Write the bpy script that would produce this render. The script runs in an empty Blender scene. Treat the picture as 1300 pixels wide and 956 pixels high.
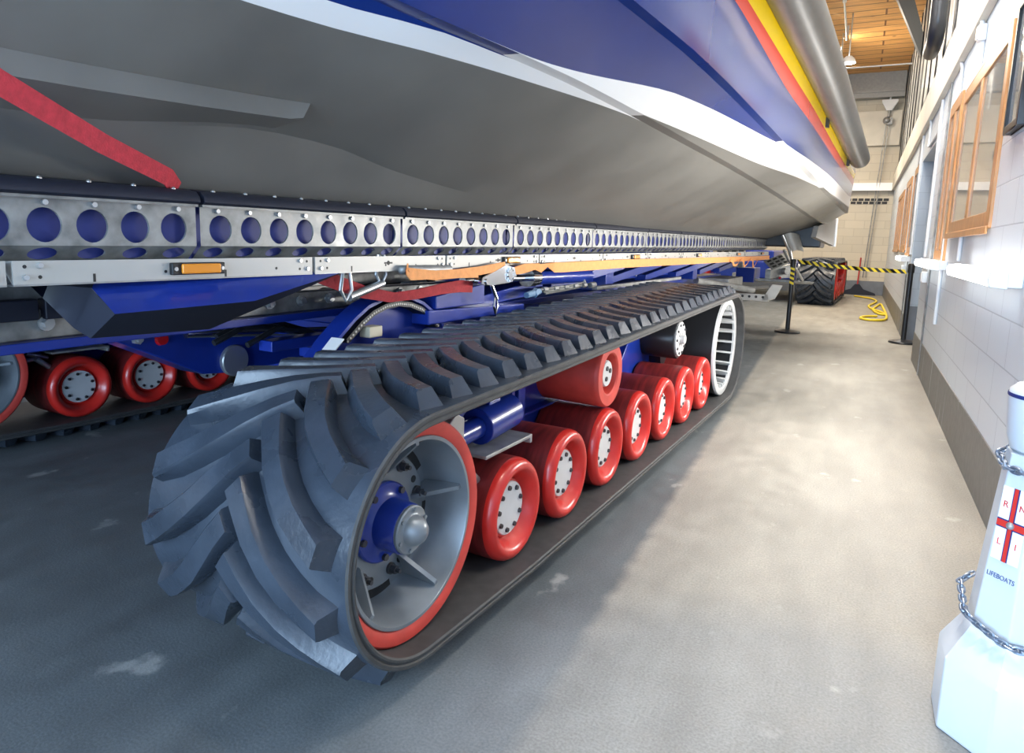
import bpy, bmesh, math, random
from mathutils import Vector, Matrix
random.seed(7)
sc = bpy.context.scene
COL = sc.collection
PI = math.pi
sin, cos, R = math.sin, math.cos, math.radians

# ------------------------------------------------------------------ frames
CAM_H = 1.09                      # camera height above the floor
TH = R(2.457)                     # heading of the carriage against the hall
RV = Vector((cos(TH), -sin(TH), 0)); FV = Vector((sin(TH), cos(TH), 0))
def VW(u, v, z): return RV * (u - 0.91) + FV * v + Vector((0, 0, z))

# ------------------------------------------------------------------ materials
def new_mat(name):
    m = bpy.data.materials.new(name); m.use_nodes = True
    nt = m.node_tree; b = nt.nodes['Principled BSDF']
    return m, nt, b
def mat(name, col, rough=0.5, metal=0.0, coat=0.0, noise=0.0, nscale=20, bump=0.0, bscale=80, rnoise=0.0, spec=0.5, stretch=None):
    m, nt, b = new_mat(name)
    b.inputs['Base Color'].default_value = (*col, 1); b.inputs['Roughness'].default_value = rough
    b.inputs['Metallic'].default_value = metal; b.inputs['Coat Weight'].default_value = coat
    b.inputs['Coat Roughness'].default_value = 0.08; b.inputs['Specular IOR Level'].default_value = spec
    tc = nt.nodes.new('ShaderNodeTexCoord'); src = tc.outputs['Object']
    if stretch:
        mp = nt.nodes.new('ShaderNodeMapping'); mp.inputs['Scale'].default_value = stretch
        nt.links.new(src, mp.inputs[0]); src = mp.outputs[0]
    if noise or rnoise:
        n = nt.nodes.new('ShaderNodeTexNoise'); n.inputs['Scale'].default_value = nscale; n.inputs['Detail'].default_value = 6
        nt.links.new(src, n.inputs['Vector'])
        if noise:
            r = nt.nodes.new('ShaderNodeMapRange'); r.inputs[1].default_value = .3; r.inputs[2].default_value = .7
            r.inputs[3].default_value = 1 - noise; r.inputs[4].default_value = 1 + noise
            nt.links.new(n.outputs[0], r.inputs[0])
            mx = nt.nodes.new('ShaderNodeMix'); mx.data_type = 'RGBA'; mx.blend_type = 'MULTIPLY'; mx.inputs[0].default_value = 1
            mx.inputs[6].default_value = (*col, 1); nt.links.new(r.outputs[0], mx.inputs[7]); nt.links.new(mx.outputs[2], b.inputs['Base Color'])
        if rnoise:
            r = nt.nodes.new('ShaderNodeMapRange'); r.inputs[1].default_value = .3; r.inputs[2].default_value = .7
            r.inputs[3].default_value = max(0.02, rough - rnoise); r.inputs[4].default_value = min(1, rough + rnoise)
            nt.links.new(n.outputs[0], r.inputs[0]); nt.links.new(r.outputs[0], b.inputs['Roughness'])
    if bump:
        n2 = nt.nodes.new('ShaderNodeTexNoise'); n2.inputs['Scale'].default_value = bscale; n2.inputs['Detail'].default_value = 4
        nt.links.new(src, n2.inputs['Vector'])
        bp = nt.nodes.new('ShaderNodeBump'); bp.inputs['Strength'].default_value = bump; bp.inputs['Distance'].default_value = 0.01
        nt.links.new(n2.outputs[0], bp.inputs['Height']); nt.links.new(bp.outputs[0], b.inputs['Normal'])
    return m
def emit(name, col, strength, base=(.9, .9, .9)):
    m, nt, b = new_mat(name)
    b.inputs['Base Color'].default_value = (*base, 1); b.inputs['Emission Color'].default_value = (*col, 1)
    b.inputs['Emission Strength'].default_value = strength; b.inputs['Roughness'].default_value = .4
    return m

M = {}
M['hull_grey'] = mat('antifoul grey', (.155, .150, .138), .42, noise=.13, nscale=3, rnoise=.06)
M['navy'] = mat('navy gloss', (.010, .034, .205), .13, coat=.15, noise=.10, nscale=2, spec=.4)
M['white_paint'] = mat('white gloss', (.92, .925, .93), .25, coat=.3)
M['stripe_red'] = mat('signal red', (.72, .045, .012), .25, coat=.3)
M['stripe_yel'] = mat('signal yellow', (.90, .62, .005), .25, coat=.3)
M['fender'] = mat('fender rubber', (.075, .076, .070), .42, noise=.12, nscale=9)
M['blue'] = mat('chassis blue', (.008, .030, .260), .28, coat=.25, noise=.12, nscale=6)
M['blue_back'] = mat('backing blue', (.030, .045, .235), .5)
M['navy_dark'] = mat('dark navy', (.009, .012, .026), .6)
M['red_poly'] = mat('red polyurethane', (.56, .022, .016), .30, coat=.15, noise=.10, nscale=7)
M['red_tyre'] = mat('red scuffed tyre', (.55, .050, .035), .5, noise=.14, nscale=14)
M['red_dirty'] = mat('rubber marked red tread', (.165, .016, .016), .42, noise=.45, nscale=9, stretch=(6, .8, .8))
M['cap'] = mat('painted cap', (.58, .59, .59), .45, noise=.05, nscale=12)
M['rubber'] = mat('track rubber', (.030, .039, .054), .30, noise=.22, nscale=8, bump=.10, bscale=60, rnoise=.08)
M['rubber_edge'] = mat('track edge rubber', (.046, .046, .046), .62, noise=.2, nscale=25)
M['galv'] = mat('galvanised steel', (.235, .24, .235), .44, metal=.5, noise=.36, nscale=22, rnoise=.12)
M['galv_dark'] = mat('weathered galvanised', (.33, .335, .33), .45, metal=.5, noise=.3, nscale=14, rnoise=.1)
M['cast'] = mat('cast grey wheel', (.23, .255, .28), .40, metal=.45, noise=.16, nscale=9, rnoise=.1)
M['alu'] = mat('aluminium rail', (.43, .42, .39), .45, metal=.2, noise=.07, nscale=10, stretch=(1, .1, 1))
M['bolt'] = mat('zinc bolt', (.55, .56, .56), .3, metal=.8)
M['dark_bolt'] = mat('dark bolt', (.09, .09, .10), .4, metal=.7)
M['chrome'] = mat('chrome rod', (.75, .75, .76), .12, metal=1)
M['black'] = mat('black rubber', (.012, .012, .013), .5)
M['black_gloss'] = mat('black satin', (.018, .019, .022), .3)
M['strap_red'] = mat('red webbing', (.60, .045, .065), .8, noise=.15, nscale=60, bump=.25, bscale=260)
M['strap_dkred'] = mat('worn red webbing', (.42, .035, .04), .8, noise=.2, nscale=40, bump=.25, bscale=200)
M['strap_org'] = mat('orange webbing', (.86, .36, .12), .75, noise=.1, nscale=40, bump=.2, bscale=200)
M['amber'] = mat('amber lens', (.80, .27, .01), .2, coat=.5)
M['red_lens'] = mat('red lens', (.6, .01, .01), .15, coat=.6)
M['yellow_hose'] = mat('yellow hose', (.80, .60, .03), .45)
M['white_plastic'] = mat('white plastic', (.78, .80, .82), .4)
M['plinth'] = mat('white painted box', (.60, .65, .69), .35, noise=.02, nscale=8)
M['timber'] = mat('varnished timber', (.50, .235, .075), .38, coat=.2, noise=.22, nscale=10, stretch=(6, 6, .6))
M['lintel'] = mat('cream lintel', (.70, .66, .57), .6, noise=.06, nscale=4)
M['steel_grey'] = mat('grey roof steel', (.33, .34, .34), .5, noise=.08)
M['lining'] = mat('pale glass sheen and sheet', (.66, .68, .66), .22, noise=.04, nscale=5)  # on the upper screen this paleness is reflected light put into the colour
M['sticker'] = mat('white sticker', (.85, .83, .80), .5)
M['cream_plate'] = mat('cream data plate', (.62, .55, .40), .5)
M['flag_red'] = mat('flag red', (.62, .03, .02), .5)
M['flag_blue'] = mat('flag blue', (.015, .03, .16), .5)
M['text_blue'] = mat('lettering blue', (.05, .09, .25), .5)
M['chain'] = mat('galvanised chain', (.24, .29, .37), .35, metal=.7, noise=.2, nscale=60)
M['broom_red'] = mat('red handle', (.45, .02, .02), .45)
M['tape_black'] = mat('tape black', (.012, .012, .018), .6)
M['tape_yel'] = mat('tape yellow', (.88, .68, .03), .6)
M['lamp_glow'] = emit('lit diffuser', (1, .97, .92), 3.0)
M['tube_glow'] = emit('lit tubes', (1, .93, .80), 14)
M['flood_glow'] = emit('lit floodlight', (1, .98, .94), 30)
M['lamp_white'] = mat('white lamp body', (.72, .76, .80), .4)

def glass_mat():
    m, nt, b = new_mat('window glass')
    b.inputs['Base Color'].default_value = (.80, .84, .84, 1); b.inputs['Roughness'].default_value = .03
    b.inputs['Transmission Weight'].default_value = .75; b.inputs['IOR'].default_value = 1.5
    return m
M['glass'] = glass_mat()
M['room_dim'] = mat('room behind windows', (.42, .43, .40), .7)

def floor_mat():
    m, nt, b = new_mat('concrete floor')
    N = nt.nodes; L = nt.links
    tc = N.new('ShaderNodeTexCoord'); sep = N.new('ShaderNodeSeparateXYZ'); L.new(tc.outputs['Object'], sep.inputs[0])
    def noise(scale, detail=6, st=None):
        n = N.new('ShaderNodeTexNoise'); n.inputs['Scale'].default_value = scale; n.inputs['Detail'].default_value = detail
        if st:
            mp = N.new('ShaderNodeMapping'); mp.inputs['Scale'].default_value = st; L.new(tc.outputs['Object'], mp.inputs[0]); L.new(mp.outputs[0], n.inputs['Vector'])
        else: L.new(tc.outputs['Object'], n.inputs['Vector'])
        return n.outputs[0]
    def math_(op, a, c):
        n = N.new('ShaderNodeMath'); n.operation = op
        for i, q in enumerate((a, c)):
            if isinstance(q, (int, float)): n.inputs[i].default_value = q
            else: L.new(q, n.inputs[i])
        return n.outputs[0]
    def rng(q, a, c, d, e):
        n = N.new('ShaderNodeMapRange'); L.new(q, n.inputs[0])
        for i, w in enumerate((a, c, d, e)): n.inputs[i + 1].default_value = w
        return n.outputs[0]
    def mix(f, a, c, mode='MIX'):
        n = N.new('ShaderNodeMix'); n.data_type = 'RGBA'; n.blend_type = mode
        for i, q in ((0, f), (6, a), (7, c)):
            if isinstance(q, (int, float)): n.inputs[i].default_value = q
            elif isinstance(q, tuple): n.inputs[i].default_value = (*q, 1)
            else: L.new(q, n.inputs[i])
        return n.outputs[2]
    fine, mid, big = noise(150, 5), noise(9, 6), noise(1.3, 5)
    smear = noise(3.0, 5, (2.2, .5, 1))
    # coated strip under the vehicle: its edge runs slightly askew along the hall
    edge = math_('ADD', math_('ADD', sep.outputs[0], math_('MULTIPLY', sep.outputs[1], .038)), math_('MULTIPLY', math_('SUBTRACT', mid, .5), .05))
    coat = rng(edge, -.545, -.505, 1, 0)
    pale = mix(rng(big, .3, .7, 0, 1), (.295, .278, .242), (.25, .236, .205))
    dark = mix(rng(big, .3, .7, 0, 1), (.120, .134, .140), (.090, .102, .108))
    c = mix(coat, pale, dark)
    # damp patch near the collection box
    px = math_('SUBTRACT', sep.outputs[0], .02); py = math_('SUBTRACT', sep.outputs[1], 1.25)
    rr = math_('SQRT', math_('ADD', math_('MULTIPLY', px, px), math_('MULTIPLY', py, py)), 0)
    rr = math_('ADD', rr, math_('MULTIPLY', math_('SUBTRACT', mid, .5), .12))
    c = mix(rng(rr, .70, .95, .6, 0), c, (.19, .20, .205))
    c = mix(1.0, c, rng(smear, .3, .7, .86, 1.12), 'MULTIPLY')
    c = mix(1.0, c, rng(mid, .25, .75, .88, 1.10), 'MULTIPLY')
    c = mix(1.0, c, rng(fine, .3, .7, .80, 1.18), 'MULTIPLY')
    scuff = noise(5.5, 8, (1, .8, 1))
    c = mix(rng(scuff, .66, .72, 0, .35), c, (.55, .54, .50))
    L.new(c, b.inputs['Base Color'])
    L.new(rng(mid, .3, .7, .50, .72), b.inputs['Roughness'])
    bp = N.new('ShaderNodeBump'); bp.inputs['Strength'].default_value = .18; bp.inputs['Distance'].default_value = .004
    L.new(fine, bp.inputs['Height']); L.new(bp.outputs[0], b.inputs['Normal'])
    return m
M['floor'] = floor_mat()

def block_mat(name, col, mortar, axis, rough=.5, zoff=.245, bw=.44, bh=.194, var=.05, ms=.0035):
    m, nt, b = new_mat(name); N = nt.nodes; L = nt.links
    tc = N.new('ShaderNodeTexCoord'); sep = N.new('ShaderNodeSeparateXYZ'); L.new(tc.outputs['Object'], sep.inputs[0])
    comb = N.new('ShaderNodeCombineXYZ'); L.new(sep.outputs[axis], comb.inputs[0])
    ad = N.new('ShaderNodeMath'); ad.operation = 'SUBTRACT'; L.new(sep.outputs[2], ad.inputs[0]); ad.inputs[1].default_value = zoff; L.new(ad.outputs[0], comb.inputs[1])
    br = N.new('ShaderNodeTexBrick'); L.new(comb.outputs[0], br.inputs['Vector'])
    br.inputs['Scale'].default_value = 1; br.inputs['Brick Width'].default_value = bw; br.inputs['Row Height'].default_value = bh
    br.inputs['Mortar Size'].default_value = ms; br.inputs['Mortar Smooth'].default_value = .3
    br.inputs['Color1'].default_value = (*col, 1); br.inputs['Color2'].default_value = (*[q * (1 - var) for q in col], 1); br.inputs['Mortar'].default_value = (*mortar, 1)
    n = N.new('ShaderNodeTexNoise'); n.inputs['Scale'].default_value = 40; n.inputs['Detail'].default_value = 5; L.new(tc.outputs['Object'], n.inputs['Vector'])
    L.new(br.outputs['Color'], b.inputs['Base Color']); b.inputs['Roughness'].default_value = rough
    mm = N.new('ShaderNodeMath'); mm.operation = 'MULTIPLY_ADD'; L.new(br.outputs['Fac'], mm.inputs[0]); mm.inputs[1].default_value = -1.0; 
    m3 = N.new('ShaderNodeMath'); m3.operation = 'MULTIPLY'; L.new(n.outputs[0], m3.inputs[0]); m3.inputs[1].default_value = .25; L.new(m3.outputs[0], mm.inputs[2])
    bp = N.new('ShaderNodeBump'); bp.inputs['Strength'].default_value = .35; bp.inputs['Distance'].default_value = .006
    L.new(mm.outputs[0], bp.inputs['Height']); L.new(bp.outputs[0], b.inputs['Normal'])
    return m
M['wall_white'] = block_mat('white painted blocks', (.66, .735, .81), (.45, .51, .58), 1, rough=.38, var=.02)
M['wall_grey_blue'] = block_mat('blue grey painted blocks', (.40, .47, .56), (.30, .36, .44), 0, rough=.5, var=.04)
M['wall_cream'] = block_mat('cream painted blocks', (.62, .56, .45), (.47, .42, .34), 0, rough=.55, var=.10, ms=.006)
M['wall_back'] = mat('plain back lining', (.40, .41, .42), .7)

def band_mat():
    m, nt, b = new_mat('grey skirting paint'); N = nt.nodes; L = nt.links
    tc = N.new('ShaderNodeTexCoord')
    mp = N.new('ShaderNodeMapping'); mp.inputs['Scale'].default_value = (14, 14, .8); L.new(tc.outputs['Object'], mp.inputs[0])
    n = N.new('ShaderNodeTexNoise'); n.inputs['Scale'].default_value = 1; n.inputs['Detail'].default_value = 2; L.new(mp.outputs[0], n.inputs['Vector'])
    r = N.new('ShaderNodeMapRange'); L.new(n.outputs[0], r.inputs[0]); r.inputs[1].default_value = .66; r.inputs[2].default_value = .70
    r.inputs[3].default_value = 0; r.inputs[4].default_value = .45
    n2 = N.new('ShaderNodeTexNoise'); n2.inputs['Scale'].default_value = 25; L.new(tc.outputs['Object'], n2.inputs['Vector'])
    mx0 = N.new('ShaderNodeMix'); mx0.data_type = 'RGBA'; L.new(n2.outputs[0], mx0.inputs[0]); mx0.inputs[6].default_value = (.145, .142, .13, 1); mx0.inputs[7].default_value = (.23, .225, .205, 1)
    mx = N.new('ShaderNodeMix'); mx.data_type = 'RGBA'; L.new(r.outputs[0], mx.inputs[0]); L.new(mx0.outputs[2], mx.inputs[6]); mx.inputs[7].default_value = (.62, .66, .70, 1)
    L.new(mx.outputs[2], b.inputs['Base Color']); b.inputs['Roughness'].default_value = .55
    return m
M['band'] = band_mat()
M['band_blue'] = mat('blue grey skirting paint', (.16, .18, .215), .55, noise=.1, nscale=8)

def wood_ceiling():
    m, nt, b = new_mat('pine boards'); N = nt.nodes; L = nt.links
    tc = N.new('ShaderNodeTexCoord')
    br = N.new('ShaderNodeTexBrick'); L.new(tc.outputs['Object'], br.inputs['Vector'])
    br.inputs['Scale'].default_value = 1; br.inputs['Brick Width'].default_value = 60; br.inputs['Row Height'].default_value = .34
    br.inputs['Mortar Size'].default_value = .016; br.inputs['Color1'].default_value = (.80, .42, .13, 1); br.inputs['Color2'].default_value = (.70, .345, .095, 1)
    br.inputs['Mortar'].default_value = (.22, .085, .02, 1); br.offset = .37
    n = N.new('ShaderNodeTexNoise'); mp = N.new('ShaderNodeMapping'); mp.inputs['Scale'].default_value = (1.2, 14, 1); L.new(tc.outputs['Object'], mp.inputs[0]); L.new(mp.outputs[0], n.inputs['Vector'])
    n.inputs['Scale'].default_value = 2; n.inputs['Detail'].default_value = 6
    r = N.new('ShaderNodeMapRange'); L.new(n.outputs[0], r.inputs[0]); r.inputs[1].default_value = .3; r.inputs[2].default_value = .7; r.inputs[3].default_value = .78; r.inputs[4].default_value = 1.2
    mx = N.new('ShaderNodeMix'); mx.data_type = 'RGBA'; mx.blend_type = 'MULTIPLY'; mx.inputs[0].default_value = 1; L.new(br.outputs[0], mx.inputs[6]); L.new(r.outputs[0], mx.inputs[7])
    vo = N.new('ShaderNodeTexVoronoi'); vo.inputs['Scale'].default_value = 2.4; L.new(tc.outputs['Object'], vo.inputs['Vector'])
    r2 = N.new('ShaderNodeMapRange'); L.new(vo.outputs['Distance'], r2.inputs[0]); r2.inputs[1].default_value = .05; r2.inputs[2].default_value = .12; r2.inputs[3].default_value = .65; r2.inputs[4].default_value = 0
    mx2 = N.new('ShaderNodeMix'); mx2.data_type = 'RGBA'; L.new(r2.outputs[0], mx2.inputs[0]); L.new(mx.outputs[2], mx2.inputs[6]); mx2.inputs[7].default_value = (.22, .08, .02, 1)
    L.new(mx2.outputs[2], b.inputs['Base Color']); b.inputs['Roughness'].default_value = .5
    return m
M['pine'] = wood_ceiling()

# ------------------------------------------------------------------ mesh builder
class MB:
    def __init__(s): s.v = []; s.f = []; s.m = []
    def add(s, vs, fs, mi=0):
        o = len(s.v); s.v += [tuple(p) for p in vs]
        for f in fs: s.f.append(tuple(i + o for i in f)); s.m.append(mi)
        return s
    def box(s, x0, x1, y0, y1, z0, z1, mi=0):
        vs = [(x, y, z) for z in (z0, z1) for y in (y0, y1) for x in (x0, x1)]
        return s.add(vs, [(0, 2, 3, 1), (4, 5, 7, 6), (0, 1, 5, 4), (2, 6, 7, 3), (0, 4, 6, 2), (1, 3, 7, 5)], mi)
    def hexa(s, a, b, mi=0):            # two matching loops of points joined into a solid
        n = len(a); vs = list(a) + list(b)
        return s.add(vs, [tuple(range(n - 1, -1, -1)), tuple(range(n, 2 * n))] + [(i, (i + 1) % n, n + (i + 1) % n, n + i) for i in range(n)], mi)
    def prism(s, pts, axis, a, b, mi=0):  # polygon in the plane across 'axis', extruded a..b
        def P(p, t): return {0: (t, p[0], p[1]), 1: (p[0], t, p[1]), 2: (p[0], p[1], t)}[axis]
        return s.hexa([P(p, a) for p in pts], [P(p, b) for p in pts], mi)
    def cyl(s, p0, p1, r0, r1=None, n=16, caps=True, mi=0):
        r1 = r0 if r1 is None else r1
        p0, p1 = Vector(p0), Vector(p1); d = (p1 - p0).normalized()
        a = d.orthogonal().normalized(); b = d.cross(a)
        A = [p0 + (a * cos(2 * PI * i / n) + b * sin(2 * PI * i / n)) * r0 for i in range(n)]
        B = [p1 + (a * cos(2 * PI * i / n) + b * sin(2 * PI * i / n)) * r1 for i in range(n)]
        fs = [(i, (i + 1) % n, n + (i + 1) % n, n + i) for i in range(n)]
        if caps: fs += [tuple(range(n - 1, -1, -1)), tuple(range(n, 2 * n))]
        return s.add(A + B, fs, mi)
    def lathe(s, prof, c=(0, 0, 0), axis=(1, 0, 0), n=40, mi=0, a0=0):   # prof: (distance along axis, radius)
        d = Vector(axis).normalized(); a = d.orthogonal().normalized(); b = d.cross(a); c = Vector(c)
        vs = []; fs = []
        for t, r in prof:
            vs += [c + d * t + (a * cos(2 * PI * i / n + a0) + b * sin(2 * PI * i / n + a0)) * max(r, 1e-5) for i in range(n)]
        for k in range(len(prof) - 1):
            for i in range(n):
                j = (i + 1) % n; fs.append((k * n + i, k * n + j, (k + 1) * n + j, (k + 1) * n + i))
        return s.add(vs, fs, mi)
    def tube(s, pts, r, n=10, mi=0, closed=False):
        P = [Vector(p) for p in pts]; m = len(P); vs = []; fs = []; a = None
        for k in range(m):
            if closed: t = P[(k + 1) % m] - P[k - 1]
            else: t = P[min(k + 1, m - 1)] - P[max(k - 1, 0)]
            t.normalize()
            a = t.orthogonal() if a is None else a - t * a.dot(t)
            a.normalize(); b = t.cross(a)
            rr = r[k] if isinstance(r, (list, tuple)) else r
            vs += [P[k] + (a * cos(2 * PI * i / n) + b * sin(2 * PI * i / n)) * rr for i in range(n)]
        for k in range(m if closed else m - 1):
            for i in range(n):
                j = (i + 1) % n; k2 = (k + 1) % m; fs.append((k * n + i, k * n + j, k2 * n + j, k2 * n + i))
        if not closed: fs += [tuple(range(n - 1, -1, -1)), tuple((m - 1) * n + i for i in range(n))]
        return s.add(vs, fs, mi)
    def ribbon(s, pts, wid, thick, mi=0):   # pts with width vectors -> flat band with thickness
        m = len(pts); P = [Vector(p) for p in pts]
        W = [Vector(w) for w in wid] if isinstance(wid, list) else [Vector(wid)] * m
        vs = []; fs = []
        for k in range(m):
            t = (P[min(k + 1, m - 1)] - P[max(k - 1, 0)]).normalized(); nn = t.cross(W[k]).normalized() * thick / 2
            vs += [P[k] - W[k] / 2 - nn, P[k] + W[k] / 2 - nn, P[k] + W[k] / 2 + nn, P[k] - W[k] / 2 + nn]
        for k in range(m - 1):
            for i in range(4):
                j = (i + 1) % 4; fs.append((4 * k + i, 4 * k + j, 4 * k + 4 + j, 4 * k + 4 + i))
        fs += [(3, 2, 1, 0), tuple(4 * (m - 1) + i for i in range(4))]
        return s.add(vs, fs, mi)
    def sphere(s, c, r, n=16, mi=0, half=None):
        prof = [(-r * cos(PI * k / 10), r * sin(PI * k / 10)) for k in range(11)]
        if half: prof = [p for p in prof if p[0] >= -1e-6]
        return s.lathe(prof, c, half or (1, 0, 0), n, mi)
    def build(s, name, mats, parent=None, origin=(0, 0, 0), loc=(0, 0, 0), bevel=0, sharp=38, recalc=True, rz=0, weld=True):
        me = bpy.data.meshes.new(name); o0 = Vector(origin)
        me.from_pydata([Vector(p) - o0 for p in s.v], [], s.f)
        mats = mats if isinstance(mats, (list, tuple)) else [mats]
        for m in mats: me.materials.append(m)
        me.polygons.foreach_set('material_index', s.m)
        if recalc:
            bm = bmesh.new(); bm.from_mesh(me)
            if weld: bmesh.ops.remove_doubles(bm, verts=bm.verts, dist=1e-6)
            bmesh.ops.recalc_face_normals(bm, faces=bm.faces); bm.to_mesh(me); bm.free()
        me.shade_smooth(); me.set_sharp_from_angle(angle=R(sharp))
        o = bpy.data.objects.new(name, me); COL.objects.link(o); o.location = loc; o.rotation_euler = (0, 0, rz)
        if parent: o.parent = parent
        if bevel:
            bv = o.modifiers.new('edge', 'BEVEL'); bv.width = bevel; bv.segments = 2; bv.limit_method = 'ANGLE'; bv.angle_limit = R(40)
            bv.harden_normals = True
        return o

def thing(name, label, cat, loc=(0, 0, 0), rz=0, group=None):
    o = bpy.data.objects.new(name, None); COL.objects.link(o); o.location = loc; o.rotation_euler = (0, 0, rz); o.empty_display_size = .1
    return tag(o, label, cat, group)
def tag(o, label=None, cat=None, group=None, kind=None):
    for k, v in (('label', label), ('category', cat), ('group', group), ('kind', kind)):
        if v: o[k] = v
    return o
def copy_part(o, parent, dloc):
    c = o.copy(); COL.objects.link(c); c.parent = parent; c.location = Vector(o.location) + Vector(dloc)
    for ch in list(o.children):
        copy_part(ch, c, (0, 0, 0))
    return c
def copy_tree(o, loc, rz=None, label=None):
    c = o.copy(); COL.objects.link(c); c.location = loc
    if rz is not None: c.rotation_euler = (0, 0, rz)
    if label: c['label'] = label
    for ch in list(o.children): copy_part(ch, c, (0, 0, 0))
    return c
def vthing(name, label, cat, base, group=None):        # a thing standing in the carriage's heading
    return thing(name, label, cat, VW(*base), -TH, group)
def structure(o): o['kind'] = 'structure'; return o

def interp(pts, x):           # monotone cubic (Fritsch-Carlson) through (x, y)
    n = len(pts); xs = [p[0] for p in pts]; ys = [p[1] for p in pts]
    if x <= xs[0]: return ys[0] + (x - xs[0]) * (ys[1] - ys[0]) / (xs[1] - xs[0])
    if x >= xs[-1]: return ys[-1] + (x - xs[-1]) * (ys[-1] - ys[-2]) / (xs[-1] - xs[-2])
    d = [(ys[i + 1] - ys[i]) / (xs[i + 1] - xs[i]) for i in range(n - 1)]
    m = [d[0]] + [0 if d[i - 1] * d[i] <= 0 else 2 * d[i - 1] * d[i] / (d[i - 1] + d[i]) for i in range(1, n - 1)] + [d[-1]]
    for i in range(n - 1):
        if x <= xs[i + 1]:
            h = xs[i + 1] - xs[i]; t = (x - xs[i]) / h
            return (2 * t**3 - 3 * t**2 + 1) * ys[i] + (t**3 - 2 * t**2 + t) * h * m[i] + (-2 * t**3 + 3 * t**2) * ys[i + 1] + (t**3 - t**2) * h * m[i + 1]

# ------------------------------------------------------------------ the room
WX = .554          # face of the right-hand wall
YB = 18.9          # back wall
YN = -4.5          # open door end behind the camera
XL = -8.5
ZC = 5.2

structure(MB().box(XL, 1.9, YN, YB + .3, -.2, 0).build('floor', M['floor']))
structure(MB().box(XL, 1.9, YN, YB + .3, ZC, ZC + .15).build('ceiling', M['pine']))
structure(MB().box(XL - .2, XL, YN, YB, 0, ZC).build('wall_left', M['wall_back']))

def wall_cells(y0, y1, z0, z1, holes, x0, x1, mb):
    ys = sorted({y0, y1, *[h[0] for h in holes], *[h[1] for h in holes]}); zs = sorted({z0, z1, *[h[2] for h in holes], *[h[3] for h in holes]})
    for i in range(len(ys) - 1):
        for j in range(len(zs) - 1):
            cy, cz = (ys[i] + ys[i + 1]) / 2, (zs[j] + zs[j + 1]) / 2
            if any(h[0] < cy < h[1] and h[2] < cz < h[3] for h in holes): continue
            mb.box(x0, x1, ys[i], ys[i + 1], zs[j], zs[j + 1])
DOOR = (7.95, 9.75, 0, 2.16)
WINS = [(4.08, 5.84, 1.215, 2.19), (5.97, 6.72, 1.02, 2.24), (9.95, 10.75, 1.06, 2.16), (11.3, 12.6, 1.10, 2.14), (13.2, 15.2, 1.10, 2.10)]
mb = MB(); wall_cells(YN, YB, 0, 2.86, WINS + [DOOR], WX, WX + .34, mb)
structure(mb.build('wall_right', M['wall_white']))
# far jamb of the doorway and the passage seen through it
structure(MB().box(WX + .005, WX + .75, 9.742, 9.76, 0, 2.16).build('door_1_jamb', M['wall_grey_blue']))
structure(MB().box(1.55, 1.6, YN, YB, 0, 2.86).build('wall_passage', M['room_dim']))
structure(MB().box(WX + .34, 1.6, YN, YB, 2.86, 2.9).build('ceiling_passage', M['room_dim']))
# painted skirting bands
mb = MB()
for a, b in ((YN, DOOR[0]), (DOOR[1], YB)): mb.box(WX - .006, WX, a, b, 0, .29)
structure(mb.build('baseboard_right', M['band']))
structure(MB().box(XL, WX, YB - .006, YB, 0, .34).build('baseboard_back', M['band_blue']))
structure(MB().box(WX - .004, WX + .75, 9.734, 9.742, 0, .42).build('baseboard_door', M['band_blue']))
# back wall with shelf beam, air bricks and roof steel
structure(MB().box(XL, 1.0, YB, YB + .25, 0, ZC).build('wall_back', M['wall_cream']))
structure(MB().box(XL, WX, YB - .16, YB, 2.50, 2.68).build('trim_1', M['white_paint']))
structure(MB().box(XL, WX, YB - .10, YB, 3.55, 4.35).build('trim_2', M['lintel'], bevel=.01))
mb = MB()
mb.box(XL, WX, YB - .22, YB - .02, 4.78, ZC); mb.box(XL, WX, YB - .30, YB - .02, 4.62, 4.73); mb.box(XL, WX, YB - .34, YB - .02, 4.73, 4.78)
structure(mb.build('trim_3', M['steel_grey']))
mb = MB()
for r_ in range(2):
    for k in range(9):
        x = -.62 + k * .135 + (.03 if r_ else 0)
        if x + .11 < WX: mb.box(x, x + .11, YB - .012, YB + .01, 2.19 + r_ * .075, 2.25 + r_ * .075)
structure(mb.build('trim_4', M['black']))
# cream lintel band and the glazed screen above it
structure(MB().box(WX - .05, WX, YN, YB, 2.50, 2.86).build('trim_5', M['lintel'], bevel=.006))
structure(MB().box(WX - .02, WX + .03, YN, YB, 2.86, 2.98).build('trim_6', M['black_gloss']))
structure(MB().box(WX + .02, WX + .04, YN, YB, 2.98, ZC).build('window_6', M['lining']))  # pale panel colour stands in for light reflected by the glazing
mb = MB(); y = 1.0
while y < YB - .2:
    mb.box(WX + .004, WX + .02, y, y + .17, 2.92, ZC - .02); y += .95
structure(mb.build('window_6_mullions', M['black_gloss'], bevel=.012))
# roof truss leg against the right wall
mb = MB(); mb.hexa([(.10, 13.2, ZC), (.34, 13.2, ZC), (WX, 13.2, 4.55), (WX, 13.2, 4.20)], [(.10, 13.4, ZC), (.34, 13.4, ZC), (WX, 13.4, 4.55), (WX, 13.4, 4.20)])
structure(mb.build('trim_7', mat('dark roof steel', (.075, .08, .08), .5)))

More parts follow.
